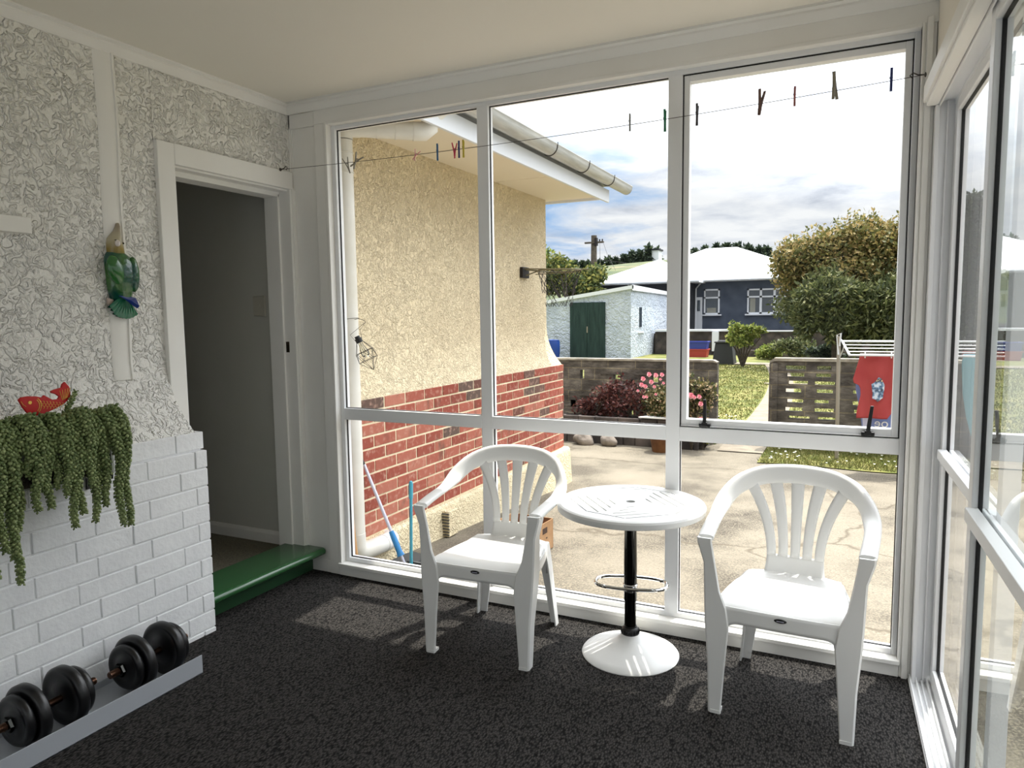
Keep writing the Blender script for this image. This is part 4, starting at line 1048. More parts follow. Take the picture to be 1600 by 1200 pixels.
# ================================================================== GARDEN
def foliage(n, fn, size, seed, lift=0, elong=1.6):
    r = random.Random(seed); b = MB()
    for _ in range(n):
        p = V(fn(r)); s_ = size*r.uniform(.6,1.3)
        a = V((r.gauss(0,1), r.gauss(0,1), r.gauss(0,1))).normalized(); c = a.orthogonal().normalized(); ang = r.uniform(0,6.28)
        c = (Matrix.Rotation(ang,3,a) @ c); d = a.cross(c)
        b.add([p, p+c*s_*.5*elong+d*s_*.42, p+c*s_*elong+a*s_*.15, p+c*s_*.5*elong-d*s_*.42], [(0,1,2,3)])
    return b
def blob(c, rad, hollow=.55, lobes=7, seed=1, rough=.3):
    rr = random.Random(seed); L = []
    for _ in range(lobes):
        a, e = rr.uniform(0,2*PI), rr.uniform(-.7,1.2); q = rr.uniform(.45,.75)
        L.append((V((math.cos(a)*math.cos(e)*rad[0]*q, math.sin(a)*math.cos(e)*rad[1]*q, math.sin(e)*rad[2]*q)), rr.uniform(.35,.55)))
    L.append((V((0,0,0)), .7))
    def fn(r):
        o_, s_ = r.choice(L); d = V((r.gauss(0,1), r.gauss(0,1), r.gauss(0,1))).normalized(); q = hollow + (1-hollow)*r.random()
        if r.random() < .05: q *= 1.15
        return (c[0]+o_.x+d.x*rad[0]*s_*q, c[1]+o_.y+d.y*rad[1]*s_*q, c[2]+o_.z+d.z*rad[2]*s_*q)
    return fn
def rose_bush(x, y, h, w, mt, seed, lab, flowers, name='rose_bush', cat='shrub', n=1600):
    z0 = gz(x,y); t = thing(name, lab, cat, (x,y,z0)); r = random.Random(seed)
    b = MB()
    for _ in range(9):
        a = r.uniform(0,6.28); q = r.uniform(.3,.9)*w; b.tube([(x,y,z0),(x+.4*q*math.cos(a),y+.4*q*math.sin(a)*.7,z0+h*.5),(x+q*math.cos(a),y+q*math.sin(a)*.6,z0+h*r.uniform(.7,.98))], [.010,.007,.003], 5)
    build('stems', b, M['bark'], t)
    build('foliage', foliage(n, blob((x,y,z0+h*.58),(w,w*.6,h*.44),.2,9,seed), .035, seed+1), mt, t, recalc=False)
    for (fx, fz, s_) in flowers:
        b = MB(); c = V((fx, y-w*.55-.02, fz))
        for k in range(16):
            a = k*2.4; q = s_*.035*k; d = V((math.cos(a), -1.0+.05*k, math.sin(a))).normalized(); p = c + V((math.cos(a)*q, .0, math.sin(a)*q))*.5; u_ = d.orthogonal().normalized()
            b.add([p, p+u_*s_*.38+d*s_*.25, p+d*s_*.5, p-u_*s_*.38+d*s_*.25], [(0,1,2,3)])
        build('flower', b, M['rose'], t, recalc=False)
    return t
# block fence left (solid with a few small openings) and right (open honeycomb)
FY0, FY1 = 6.5, 6.62
fl = thing('garden_wall', 'weathered grey block wall left of the path behind the rose bushes', 'wall', (.1,6.56,-.3))
def holed(x0, x1, z0, z1, holes):
    """wall slab with real rectangular openings, cut on a grid"""
    xs = sorted({x0,x1} | {h[0] for h in holes} | {h[1] for h in holes}); zs = sorted({z0,z1} | {h[2] for h in holes} | {h[3] for h in holes}); b = MB()
    def isq(xm, zm): return any(h[0] < xm < h[1] and h[2] < zm < h[3] for h in holes)
    nx, nz = len(xs)-1, len(zs)-1; S = [[not isq((xs[i]+xs[i+1])/2,(zs[j]+zs[j+1])/2) for j in range(nz)] for i in range(nx)]
    for i in range(nx):
        for j in range(nz):
            if not S[i][j]: continue
            a, c, d, e = xs[i], xs[i+1], zs[j], zs[j+1]
            b.add([(a,FY0,d),(c,FY0,d),(c,FY0,e),(a,FY0,e)], [(0,1,2,3)]); b.add([(a,FY1,d),(c,FY1,d),(c,FY1,e),(a,FY1,e)], [(3,2,1,0)])
            if i == 0 or not S[i-1][j]: b.add([(a,FY0,d),(a,FY1,d),(a,FY1,e),(a,FY0,e)], [(3,2,1,0)])
            if i == nx-1 or not S[i+1][j]: b.add([(c,FY0,d),(c,FY1,d),(c,FY1,e),(c,FY0,e)], [(0,1,2,3)])
            if j == 0 or not S[i][j-1]: b.add([(a,FY0,d),(c,FY0,d),(c,FY1,d),(a,FY1,d)], [(3,2,1,0)])
            if j == nz-1 or not S[i][j+1]: b.add([(a,FY0,e),(c,FY0,e),(c,FY1,e),(a,FY1,e)], [(0,1,2,3)])
    return b
hl = [(-.72,-.66,.53,.66),(-.22,-.12,.50,.64),(.33,.42,.50,.62),(.72,.77,.60,.74),(.02,.07,-.05,.1)]
build('blockwork', holed(-3.0, 1.215, -.4, .80, hl), M['fence'], fl, recalc=False)
b = MB(); r = random.Random(12)
for k in range(13):
    z = .70 - (k % 4)*.16; x = -1.5 + r.random()*2.3; b.box(x, x+r.uniform(.22,.36), FY0-.008, FY0+.01, z-.1, z)
build('raised_blocks', b, M['fence'], fl, bevel=.004)
b = MB(); b.prism([(-3.0,.80),(-3.0,.828),(1.16,.828),(1.215,.80),(1.215,.785),(1.16,.80)], FY0-.015, FY1+.015, 'y'); build('coping', b, M['fence_cap'], fl)
fr_ = thing('breeze_block_fence', 'open slotted grey concrete fence right of the path', 'fence', (2.7,6.56,-.3))
hr = []; r = random.Random(21)
for ci, (xa, xb) in enumerate(((2.07,2.30),(2.42,2.62),(2.845,3.04),(3.25,3.45),(3.68,3.9),(4.1,4.32),(4.5,4.75))):
    for k, (za, zb) in enumerate(((.715,.775),(.625,.680),(.530,.580),(.425,.480),(.290,.345),(.185,.240),(.085,.130),(-.02,.03))):
        if ci >= 1 and k >= 6 and r.random() < .6: continue
        sh = r.uniform(-.02,.04); hr.append((xa+sh, xb+sh+r.uniform(-.04,.04), za+r.uniform(-.004,.004), zb))
build('blockwork', holed(1.872, 6.0, -.4, .83, hr), M['fence'], fr_, recalc=False)
b = MB()
for x in (1.872,): b.box(x-.004, x+.10, FY0-.02, FY0, -.4, .80)
build('end_pillar', b, M['fence'], fr_, bevel=.01)
b = MB(); b.prism([(1.872,.80),(1.872,.83),(1.93,.868),(6.0,.868),(6.0,.83),(1.93,.83)], FY0-.02, FY1+.02, 'y'); build('coping', b, M['fence_cap'], fr_)
# garden bed
b = MB(); b.grid(lambda u, v_: (-3+u*4.15, 5.95+v_*.6, (-.32 if v_<.15 else .03*1.0)*(1 if .02<u<.98 else 1)+.025*noise.noise(V((u*40,v_*9,0)))), 70, 10); struct(build('floor_8', b, M['soil'], smooth=True))
r = random.Random(31)
for i, (x, y, s_) in enumerate(((-.42,5.84,.125),(-.08,5.86,.10))):
    b = MB(); b.ell((0,0,0), (s_*1.2,s_*.8,s_*.75), 20, 14); b.v = [tuple(V(p)*(1+.35*noise.noise(V(p)*9+V((i*3,0,0))))) for p in b.v]; b.v = [(p[0]+x, p[1]+y, p[2]-.235) for p in b.v]
    tag(build('rock', b, M['stone'], loc=(x,y,-.3), smooth=True), ('larger pale rock lying against the dark garden bed edging', 'smaller pinkish rock right of the larger one at the bed edging')[i], 'rock', 'rocks along the garden bed')
b = MB(); r = random.Random(77)
for row in range(3):
    x = -1.0 + .08*(row % 2)
    while x < 1.05:
        L_ = r.uniform(.16,.32); b.box(x, min(x+L_-.012,1.08), 5.96+r.uniform(-.012,.012), 6.06, -.31+row*.13, -.31+row*.13+.12, col=r.random()); x += L_
b.box(-1.0,1.07,5.985,6.06,-.31,.07)
tag(build('bed_edging', b, M['rock_wall'], loc=(0,6.0,-.3), bevel=.012), 'low dark stone edging in front of the purple shrub and roses', 'edging')
rose_bush(.62,6.25,.86,.44,M['rose_leaf'],41,'rose bush with pink blooms against the grey block wall, left of the tall mullion',[(.35,.60,.05),(.43,.66,.05),(.52,.65,.05),(.38,.50,.045),(.33,.52,.05),(.36,.36,.035),(.40,.36,.03),(.62,.55,.03),(.58,.60,.03),(.28,.44,.03),(.52,.40,.03),(.46,.56,.05),(.60,.66,.045),(.50,.50,.035)], n=4200)
rose_bush(1.0,5.95,.98,.36,M['rose_leaf'],51,'rose bush with pink blooms at the path end of the grey block wall',[(1.03,.43,.06),(1.07,.41,.04),(1.13,.42,.045),(1.15,.33,.05),(1.19,.10,.075),(1.16,.13,.06)], n=3200)
rose_bush(.0,6.25,.92,.46,M['purple_leaf'],61,'dark purple leaved shrub left of the pink roses',[], 'purple_shrub', n=1700)
rose_bush(-.55,6.28,.62,.34,M['purple_leaf'],71,'low dark shrub near the house corner',[], 'low_shrub', n=700)
rose_bush(1.12,6.15,.26,.26,M['tree_mid'],81,'tuft of green weeds at the wall end beside the path',[], 'weed_tuft', n=700)
rose_bush(-.95,5.75,.5,.10,M['tree_mid'],91,'thin pale flowering plant tight against the brick house corner',[(-.93,.12,.04)], 'corner_plant', n=250)
b = MB(); b.lathe([(.0001,0),(.11,0),(.15,.24),(.165,.24),(.165,.27),(.145,.27),(.13,.22),(.0001,.21)], (.66,5.72,-.3), 28); tag(build('terracotta_pot', b, M['terracotta'], loc=(.66,5.72,-.3), smooth=True, angle=40), 'terracotta pot on the patio half hidden by the mullion', 'pot')
b = MB(); b.prism([(0.30,5.95),(.70,5.92),(.72,6.10),(.40,6.12)], .085, .10, 'z'); tag(build('white_board', b, M['white'], loc=(.5,6.0,.09)), 'white board lying on the bed in front of the roses', 'board')
b = MB(); b.box(-1.05,-.90,5.6,5.75,-.3,.0); tag(build('corner_block', b, M['stone'], loc=(-1,5.7,-.3), bevel=.01), 'short stone block at the bed end near the house corner', 'block')

# garden clothes line with washing
gl_ = thing('garden_clothesline', 'fold down metal clothes line on a grey post in the grass strip', 'clothes line', (2.69,5.95,-.3))
b = MB(); b.tube([(2.695,5.95,-.32),(2.68,5.95,1.16)], .021, 12); b.tube([(5.3,5.95,-.32),(5.3,5.95,1.16)], .021, 12); build('post', b, M['galv'], gl_, smooth=True)
b = MB(); b.tube([(2.69,5.95,1.13),(2.72,5.93,1.10),(2.80,5.30,.98)], .013, 8); b.tube([(5.3,5.95,1.1),(5.3,5.30,.98)], .013, 8); b.tube([(2.69,5.95,.90),(2.74,5.7,1.05)], .008, 8)
b.tube([(2.69,5.93,1.05),(2.70,5.9,1.20),(2.66,5.95,1.18),(2.68,5.93,.95)], .010, 8); b.tube([(2.72,5.93,1.105),(5.3,5.93,1.105)], .012, 8); b.tube([(2.80,5.30,.98),(5.3,5.30,.98)], .011, 8); build('frame', b, M['galv_line'], gl_, smooth=True)
b = MB()
for k in range(1,4): t_ = k/4; b.tube([(2.72+.08*t_,5.93-.63*t_,1.10-.12*t_),(5.3,5.93-.63*t_,1.10-.12*t_)], .006, 6)
build('wires', b, M['galv_line'], gl_)
def cloth(pts, y, t, amp=.012, fr=18, seed=0, x0=0, nx=20, nz=20):
    """pts: list of (z, xl, xr) from top to bottom"""
    b = MB()
    def fn(u, v_):
        s_ = v_*(len(pts)-1); i = min(int(s_), len(pts)-2); f = s_-i
        z = pts[i][0]*(1-f)+pts[i+1][0]*f; xl = pts[i][1]*(1-f)+pts[i+1][1]*f; xr = pts[i][2]*(1-f)+pts[i+1][2]*f
        x = xl+(xr-xl)*u; return (x, y + amp*math.sin(x*fr*3+seed+z*3)*(.4+v_) , z)
    b.grid(fn, nx, nz); return b
sh = thing('red_tshirt', 'red t-shirt with a pale print hanging on the garden clothes line', 'shirt', (3.06,5.33,.7))
b = cloth([(.985,2.93,3.22),(.97,2.90,3.27),(.90,2.885,3.30),(.80,2.86,3.33),(.72,2.84,3.36),(.68,2.85,3.355),(.655,2.90,3.31),(.62,2.915,3.25),(.55,2.92,3.24),(.45,2.90,3.24),(.36,2.885,3.22),(.30,2.885,3.18)], 5.33, 0, .016, 9, 1, nx=36, nz=36); build('shirt_body', b, M['shirt_red'], sh, smooth=True, angle=180, solid=.004)
b = MB(); r = random.Random(3)
pr = []
for k in range(16): a = 2*PI*k/16; q = r.uniform(.8,1.15); pr.append((3.085+.065*q*math.cos(a), .62+.125*q*math.sin(a)))
b.prism(pr, 5.300, 5.303, 'y'); build('print', b, M['print_a'], sh)
b = MB(); 
for x in (2.95,3.20): b.box(x-.006,x+.006,5.315,5.345,.95,1.01)
build('line_peg', b, M['white'], sh)
tw = thing('striped_towel', 'blue and white banner towel hanging behind the red t-shirt', 'towel', (3.15,5.42,.5))
b = cloth([(.99,2.90,3.52),(.4,2.93,3.5),(.02,2.96,3.5)], 5.44, 0, .008, 7, 2, nx=30); build('cloth', b, M['white'], tw, smooth=True, angle=180, solid=.003)
b = cloth([(.84,2.87,3.235),(.60,2.87,3.235),(.36,2.92,3.23),(.03,2.965,3.225)], 5.425, 0, .006, 7, 2, nx=20); build('blue_band', b, M['towel_blue'], tw, smooth=True, angle=180)
b = cloth([(.30,2.945,3.03),(.03,2.965,3.04)], 5.42, 0, .004, 7, 2, nx=8); build('pale_edge', b, M['towel_lilac'], tw, smooth=True, angle=180)
tc_ = bpy.data.curves.new('lettering', 'FONT'); tc_.body = 'oe'; tc_.size = .135; tc_.extrude = .001; tc_.materials.append(M['white'])
tmp_ = bpy.data.objects.new('lettering_curve', tc_); COL.objects.link(tmp_); bpy.context.view_layer.update(); tme = bpy.data.meshes.new_from_object(tmp_); bpy.data.objects.remove(tmp_)
to = bpy.data.objects.new('lettering', tme); COL.objects.link(to); to.parent = tw; to.rotation_euler = (PI/2,0,PI); to.location = V((3.20,5.405,.20)) - V(tw.location)
b = cloth([(1.0,3.85,4.12),(.9,3.84,4.13),(.6,3.86,4.12),(.35,3.90,4.10),(.15,3.95,4.05)], 5.40, 0, .02, 9, 4); tag(build('teal_garment', b, M['teal_cloth'], loc=(4,5.4,.6), smooth=True, angle=180, solid=.004), 'pale teal garment hanging further along the garden clothes line', 'garment')
b = cloth([(1.02,3.86,4.06),(.93,3.86,4.05)], 5.56, 0, .01, 9, 4); tag(build('red_cloth', b, M['shirt_red'], loc=(4,5.56,1), smooth=True, angle=180, solid=.004), 'small red cloth on the garden line above the teal garment', 'garment')

# ---- trees
def tree(name, lab, base, h, parts, trunk_r, n, size, mts, seed, cat='tree', bend=0):
    x, y, z = base; t = thing(name, lab, cat, base); b = MB(); r = random.Random(seed)
    b.tube([(x,y,z-.1),(x+bend*.3,y,z+h*.25),(x+bend,y,z+h*.55)], [trunk_r,trunk_r*.8,trunk_r*.46], 9)
    for k in range(9):
        a = r.uniform(0,6.28); q = parts[0][1][0]*.6; b.tube([(x+bend*.5,y,z+h*.35),(x+bend+q*.5*math.cos(a),y+q*.5*math.sin(a),z+h*.55),(x+bend+q*math.cos(a),y+q*math.sin(a),z+h*r.uniform(.6,.8))], [trunk_r*.4,trunk_r*.25,trunk_r*.1], 6)
    build('trunk', b, M['bark'], t)
    for i, (c, rad, mt, frac) in enumerate(parts):
        build('foliage', foliage(int(n*frac), blob(c, rad, .45, 12, seed+i), size, seed+7+i), M[mt], t, recalc=False)
    return t
tree('golden_tree', 'large tree with golden bronze crown in front of the navy house', (2.4,20.5,-.3), 4.5,
     [((2.25,20.5,2.75),(1.75,1.3,1.65),'tree_gold',.5),((1.55,20.4,3.0),(1.0,.9,1.0),'tree_gold',.2),((2.9,20.4,3.4),(1.2,.9,.85),'tree_gold',.2),((2.2,20.6,2.0),(1.6,1.2,1.2),'tree_green',.45),((4.2,20.7,2.9),(1.7,1.2,1.3),'tree_gold',.5),((4.6,20.9,1.8),(1.9,1.2,1.3),'tree_green',.4)], .17, 26000, .085, None, 111)
def weep(c, rad, seed):
    def fn(r):
        a = r.uniform(0,6.28); q = r.random()**.5; x = math.cos(a)*rad[0]*q; y = math.sin(a)*rad[1]*q
        top = c[2] + rad[2]*(1-q*q*.7)*(.72+.5*noise.noise(V((x*2.1+seed*7,y*2.1,0)))+.12*noise.noise(V((x*7,y*7,3)))); cl_ = math.sin(x*9+seed)*.35+math.sin(x*23)*.2; bot = c[2] - rad[2]*(.75+cl_*.5)
        k = r.random(); return (c[0]+x, c[1]+y, top + (bot-top)*k**.9)
    return fn
t = thing('weeping_tree', 'dense green weeping tree in front of the golden crown', 'tree', (2.45,19,-.3))
b = MB(); b.tube([(2.45,19,-.4),(2.4,19,.6),(2.5,19,1.5)], [.17,.13,.08], 9); b.tube([(2.4,19,.5),(2.8,19,1.4)], [.09,.05], 7); build('trunk', b, M['bark'], t)
build('foliage', foliage(15000, weep((2.2,19,1.75),(.95,.8,1.1),1), .075, 121, elong=2.6), M['tree_green'], t, recalc=False)
build('foliage', foliage(15000, weep((3.6,19.2,1.5),(1.1,.8,1.25),2), .075, 122, elong=2.6), M['tree_green'], t, recalc=False)
t = thing('young_tree', 'small bright green sapling on the lawn beside the black compost bin', 'tree', (-.36,20.6,-.26))
b = MB(); r = random.Random(13)
for k in range(6): 
    a = (k-2.5)*.16; b.tube([(-.36,20.6,-.3),(-.36+a*.5,20.6,.25),(-.36+a*1.5,20.6,.85+.1*math.sin(k))], [.035,.022,.008], 6)
build('trunk', b, M['bark'], t)
build('foliage', foliage(1500, blob((-.42,20.6,.72),(.48,.35,.50),.2,8,5), .085, 131), M['tree_light'], t, recalc=False)
build('foliage', foliage(350, blob((.05,20.6,.85),(.32,.2,.2),.2,5,6), .085, 132), M['tree_light'], t, recalc=False)
# hedge plants along the stone wall
for i, (x, y, w_, h_, mt, lab) in enumerate(((1.0,24,.9,.75,'tree_green','leafy green bush at the foot of the stone wall, left of the big trees'),(.2,24.6,.7,.5,'tree_light','pale green shrub spilling along the stone wall'),(-.1,25.2,.5,.3,'tree_light','low pale shrub just right of the sapling'),(4.3,17,.9,.9,'tree_mid','light green bush right of the big trees behind the clothes line'),(5.8,16,1.2,1.3,'tree_dark','dark bush far right behind the clothes line'),(1.9,22,.6,.6,'tree_dark','dark bush under the big trees'))):
    t = thing('garden_shrub', lab, 'shrub', (x,y,-.25)); build('foliage', foliage(2200, blob((x,y,-.25+h_*.55),(w_,w_*.6,h_*.55),.3,8,140+i), .075, 150+i), M[mt], t, recalc=False)
    b = MB(); b.tube([(x,y,-.3),(x,y,-.25+h_*.5)], .03, 6); build('trunk', b, M['bark'], t)
tree('hedge_tree', 'leafy light and dark green tree behind the white garage on the left', (-10.0,30,-.3), 5,
     [((-10.5,30,3.2),(1.6,1.2,1.2),'tree_mid',.6),((-9.2,30.5,2.9),(1.2,1,1.0),'tree_mid',.4),((-12.5,31,3.6),(2,1.2,1.4),'tree_light',.5)], .2, 9000, .14, None, 161)
for i, (x, z) in enumerate(((-10.9,4.55),(-9.75,4.45),(-9.1,4.2))):
    pass
# tall conifer seen through the right glass door
t = thing('tall_conifer', 'tall narrow leafy conifer seen through the sliding door glass', 'tree', (4.32,9,-.3))
b = MB(); b.tube([(4.32,9,-.4),(4.32,9,2.6)], [.06,.02], 8); build('trunk', b, M['bark'], t)
def con(r):
    z = -.1+r.random()*3.2; q = .20*(1-(z/3.6)**2*.6)*r.random()**.4; a = r.uniform(0,6.28); return (4.32+q*math.cos(a), 9+q*math.sin(a), z)
build('foliage', foliage(9000, con, .045, 171), M['tree_dark'], t, recalc=False)
# hedge to the right of the patio
t = thing('side_hedge', 'dark green hedge along the right side of the yard', 'hedge', (9,2,-.3))
b = MB(); b.box(8.7,9.2,-5,14,-.3,.9); build('stems', b, M['tree_dark'], t)
build('foliage', foliage(15000, lambda r: (8.5+r.random()*.4, -5+r.random()*19, -.3+r.random()*1.4), .08, 181), M['tree_green'], t, recalc=False)
rose_bush(4.1,1.2,.55,.32,M['tree_light'],191,'yellow green bush on the patio just outside the sliding door',[], 'patio_shrub', n=900)

# ---- compost bin, crates, barrel
cb = thing('compost_bin', 'black tapered compost bin on the far lawn', 'bin', (-1.10,21.7,-.26))
b = MB(); b.loft([[(-1.10+s*x, 21.7+s*y, z) for x, y in ((-1,-1),(1,-1),(1,1),(-1,1))] for s, z in ((.36,-.28),(.27,.46))]); build('body', b, M['compost'], cb, bevel=.02)
b = MB(); b.box(-1.40,-.80,21.40,22.0,.46,.51); b.box(-1.3,-.9,21.5,21.9,.51,.54); build('lid', b, M['compost'], cb, bevel=.01)
for (nm, z0_, z1_, mt, lab) in (('blue_crate',.06,.36,'crate_blue','blue plastic crate stacked on the red one by the stone wall'),('red_crate',-.27,.06,'crate_red','red plastic crate under the blue one by the stone wall')):
    b = MB(); b.loft([[(-2.75+s*x*1.0, 25.6+s*y*.7, z) for x, y in ((-1,-1),(1,-1),(1,1),(-1,1))] for s, z in ((.36,z0_),(.40,z1_-.04),(.43,z1_-.04),(.43,z1_),(.39,z1_),(.34,z0_+.03))]); tag(build(nm, b, M[mt], loc=(-2.75,25.6,z0_)), lab, 'crate')
b = MB(); b.lathe([(.0001,0),(.27,0),(.30,.25),(.30,.65),(.28,.72),(.29,.74),(.0001,.76)], (-8.05,23.2,-.26), 24); tag(build('blue_barrel', b, M['blue_bin'], loc=(-8.05,23.2,-.26), smooth=True, angle=40), 'blue plastic barrel left of the garage doors', 'barrel')

# ---- white garage
gr = thing('white_garage', 'flat roofed white rendered garage with dark green double doors', 'garage', (-6.7,26,-.3))
b = MB(); P = [(-12,24),(-5.05,24),(-5.05,30.0),(-12,30)]
# sloping top: left lower
b.add([(-12,24,-.3),(-5.05,24,-.3),(-5.05,30,-.3),(-12,30,-.3),(-12,24,1.50),(-5.05,24,2.48),(-5.05,30,2.42),(-12,30,1.45)], [(0,1,5,4),(1,2,6,5),(2,3,7,6),(3,0,4,7),(4,5,6,7)]); build('walls', b, M['shed'], gr)
b = MB(); b.add([(-12.1,23.93,1.46),(-4.98,23.93,2.46),(-4.98,23.93,2.60),(-12.1,23.93,1.60),(-12.1,24.1,1.46),(-4.98,24.1,2.46),(-4.98,24.1,2.60),(-12.1,24.1,1.60)], [(0,1,2,3),(4,7,6,5),(3,2,6,7),(0,4,5,1),(1,5,6,2)])
b.add([(-4.98,23.93,2.40),(-4.98,30,2.34),(-4.98,30,2.50),(-4.98,23.93,2.62),(-5.15,23.93,2.40),(-5.15,30,2.34),(-5.15,30,2.50),(-5.15,23.93,2.62)], [(0,1,2,3),(4,7,6,5),(3,2,6,7)]); build('parapet', b, M['fascia'], gr)
for x0_, x1_ in ((-7.585,-6.845),(-6.835,-6.09)):
    d_ = MB(); d_.box(x0_, x1_, 23.95, 24.02, -.26, 1.97); q = build('garage_door', d_, M['shed_door'], gr, bevel=.005)
b = MB(); b.box(-6.86,-6.82,23.93,23.96,.75,1.0); build('door_latch', b, M['galv'], gr)
b = MB(); b.box(-5.06,-5.03,25.2,25.55,.95,1.75); build('slit_window', b, M['window_dark'], gr)
b = MB(); b.box(-5.06,-5.0,25.0,25.8,.70,.74); build('window_sill', b, M['fascia'], gr)

# ---- navy house
nh = thing('navy_house', 'single storey navy blue house with white hipped iron roof', 'house', (-3,36,0))
b = MB(); b.box(-7.0,1.3,34,43,.3,3.15); build('walls', b, M['navy'], nh)
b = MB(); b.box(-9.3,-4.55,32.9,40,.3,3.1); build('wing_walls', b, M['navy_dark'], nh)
def hip(x0_, x1_, y0_, y1_, ze, zr, rx0, rx1, ry, th=.16):
    q = MB(); q.add([(x0_,y0_,ze),(x1_,y0_,ze),(x1_,y1_,ze),(x0_,y1_,ze),(rx0,ry,zr),(rx1,ry,zr)], [(0,1,5,4),(1,2,5),(2,3,4,5),(3,0,4)])
    q.add([(x0_,y0_,ze-th),(x1_,y0_,ze-th),(x1_,y1_,ze-th),(x0_,y1_,ze-th),(x0_,y0_,ze),(x1_,y0_,ze),(x1_,y1_,ze),(x0_,y1_,ze)], [(0,1,5,4),(1,2,6,5),(3,2,1,0),(0,4,7,3)]); return q
build('roof', hip(-8.6,1.6,33.5,44,3.22,5.20,-4.95,-3.25,39), M['roof'], nh)
build('wing_roof', hip(-9.75,-4.05,32.4,41,3.16,4.42,-6.9,-6.8,35.6), M['roof'], nh)
b = MB(); b.tube([(-9.75,32.35,3.08),(-4.05,32.35,3.08)], .06, 8); b.tube([(-4.0,33.42,3.13),(1.6,33.42,3.13)], .06, 8); build('gutter', b, M['fascia'], nh)
b = MB(); b.tube([(-3.75,36.2,3.6),(-3.75,36.2,4.4)], .03, 6); b.tube([(-3.9,36.2,4.1),(-3.6,36.2,4.1)], .05, 8); build('vent_pipe', b, M['fascia'], nh)
def hwin(x0_, x1_, z0_, z1_, cols, split):
    q = MB(); fw = .075; y0_ = 33.93
    q.box(x0_,x0_+fw,y0_,34.02,z0_,z1_); q.box(x1_-fw,x1_,y0_,34.02,z0_,z1_); q.box(x0_,x1_,y0_,34.02,z1_-fw,z1_); q.box(x0_,x1_,y0_,34.02,z0_,z0_+fw); q.box(x0_-.1,x1_+.1,y0_-.05,34.02,z0_-.07,z0_)
    zs = z0_+(z1_-z0_)*split; q.box(x0_,x1_,y0_,34.02,zs-.04,zs+.04)
    for k in range(1, cols): xx = x0_+(x1_-x0_)*k/cols; q.box(xx-.055,xx+.055,y0_,34.02,z0_,z1_)
    f = build('window_frame', q, M['fascia'], nh); g = MB(); g.box(x0_+.03,x1_-.03,33.98,33.995,z0_+.03,z1_-.03); build('glazing', g, M['window_dark'], f)
    return f
hwin(-4.10,-3.32,1.42,2.70,1,.66); hwin(-1.98,-.06,1.42,2.66,3,.68)
b = MB(); b.box(-3.95,-3.5,33.975,33.98,1.5,1.75); b.box(-1.85,-1.6,33.975,33.98,1.5,2.2); b.box(-.62,-.25,33.975,33.98,1.5,2.1); build('curtain', b, M['curtain'], nh)
b = MB(); b.box(-4.52,-4.18,33.9,34.02,.62,2.3); d_ = build('side_door', b, M['fascia'], nh, bevel=.01); b = MB(); b.box(-4.42,-4.28,33.88,33.9,1.6,2.15); build('door_glass', b, M['window_dark'], d_)
b = MB(); b.tube([(-4.15,33.5,3.05),(-4.5,33.9,2.75),(-4.52,33.9,.6)], .04, 8); build('downpipe', b, M['fascia'], nh)
b = MB(); b.box(-30,20,27.6,50,-.4,.62); struct(build('floor_9', b, M['soil']))
sw_ = thing('stone_retaining_wall', 'dark stone retaining wall with a white capping below the navy house', 'wall', (0,27.3,-.3))
b = MB(); b.box(-4.9,16,27.2,27.6,-.4,.70); build('stonework', b, M['rock_wall'], sw_)
b = MB(); b.box(-4.9,-1.30,27.1,27.6,.72,.80); b.box(-1.3,16,27.15,27.5,.70,.74); b.box(-2.45,-2.2,26.95,27.2,-.1,.70); build('capping', b, M['fascia'], sw_)
b = MB(); b.box(-.9,16,26.0,26.3,-.4,.0); build('lower_course', b, M['rock_wall'], sw_)
# power pole and lines
pp = thing('power_pole', 'weathered wooden power pole with a crossarm behind the garage', 'pole', (-13.85,45,0))
b = MB(); b.tube([(-13.9,45,-.3),(-13.83,45,7.05)], [.26,.20], 12); build('pole', b, M['pole_wood'], pp, smooth=True, angle=40)
b = MB(); b.box(-14.45,-13.05,44.75,44.87,6.48,6.60); build('crossarm', b, M['pole_wood'], pp)
b = MB()
for x in (-13.55,-13.35,-13.15): b.tube([(x,44.8,6.6),(x,44.8,6.75)], .05, 6)
b.box(-13.66,-13.5,44.6,44.9,6.3,6.85); build('insulator', b, M['iron'], pp)
pw = thing('power_lines', 'thin overhead power lines sloping from the pole down to the right', 'cables', (-12,44,6))
b = MB(); b.tube([(-13.15,44.8,6.7),(-12.2,43,5.5),(-11.0,41,4.3)], .012, 4); b.tube([(-13.35,44.8,6.6),(-12.7,43,5.0),(-12.1,42,3.9)], .012, 4); b.tube([(-13.7,44.8,5.4),(-11.2,44,4.95)], .012, 4); build('cable', b, M['iron'], pw)

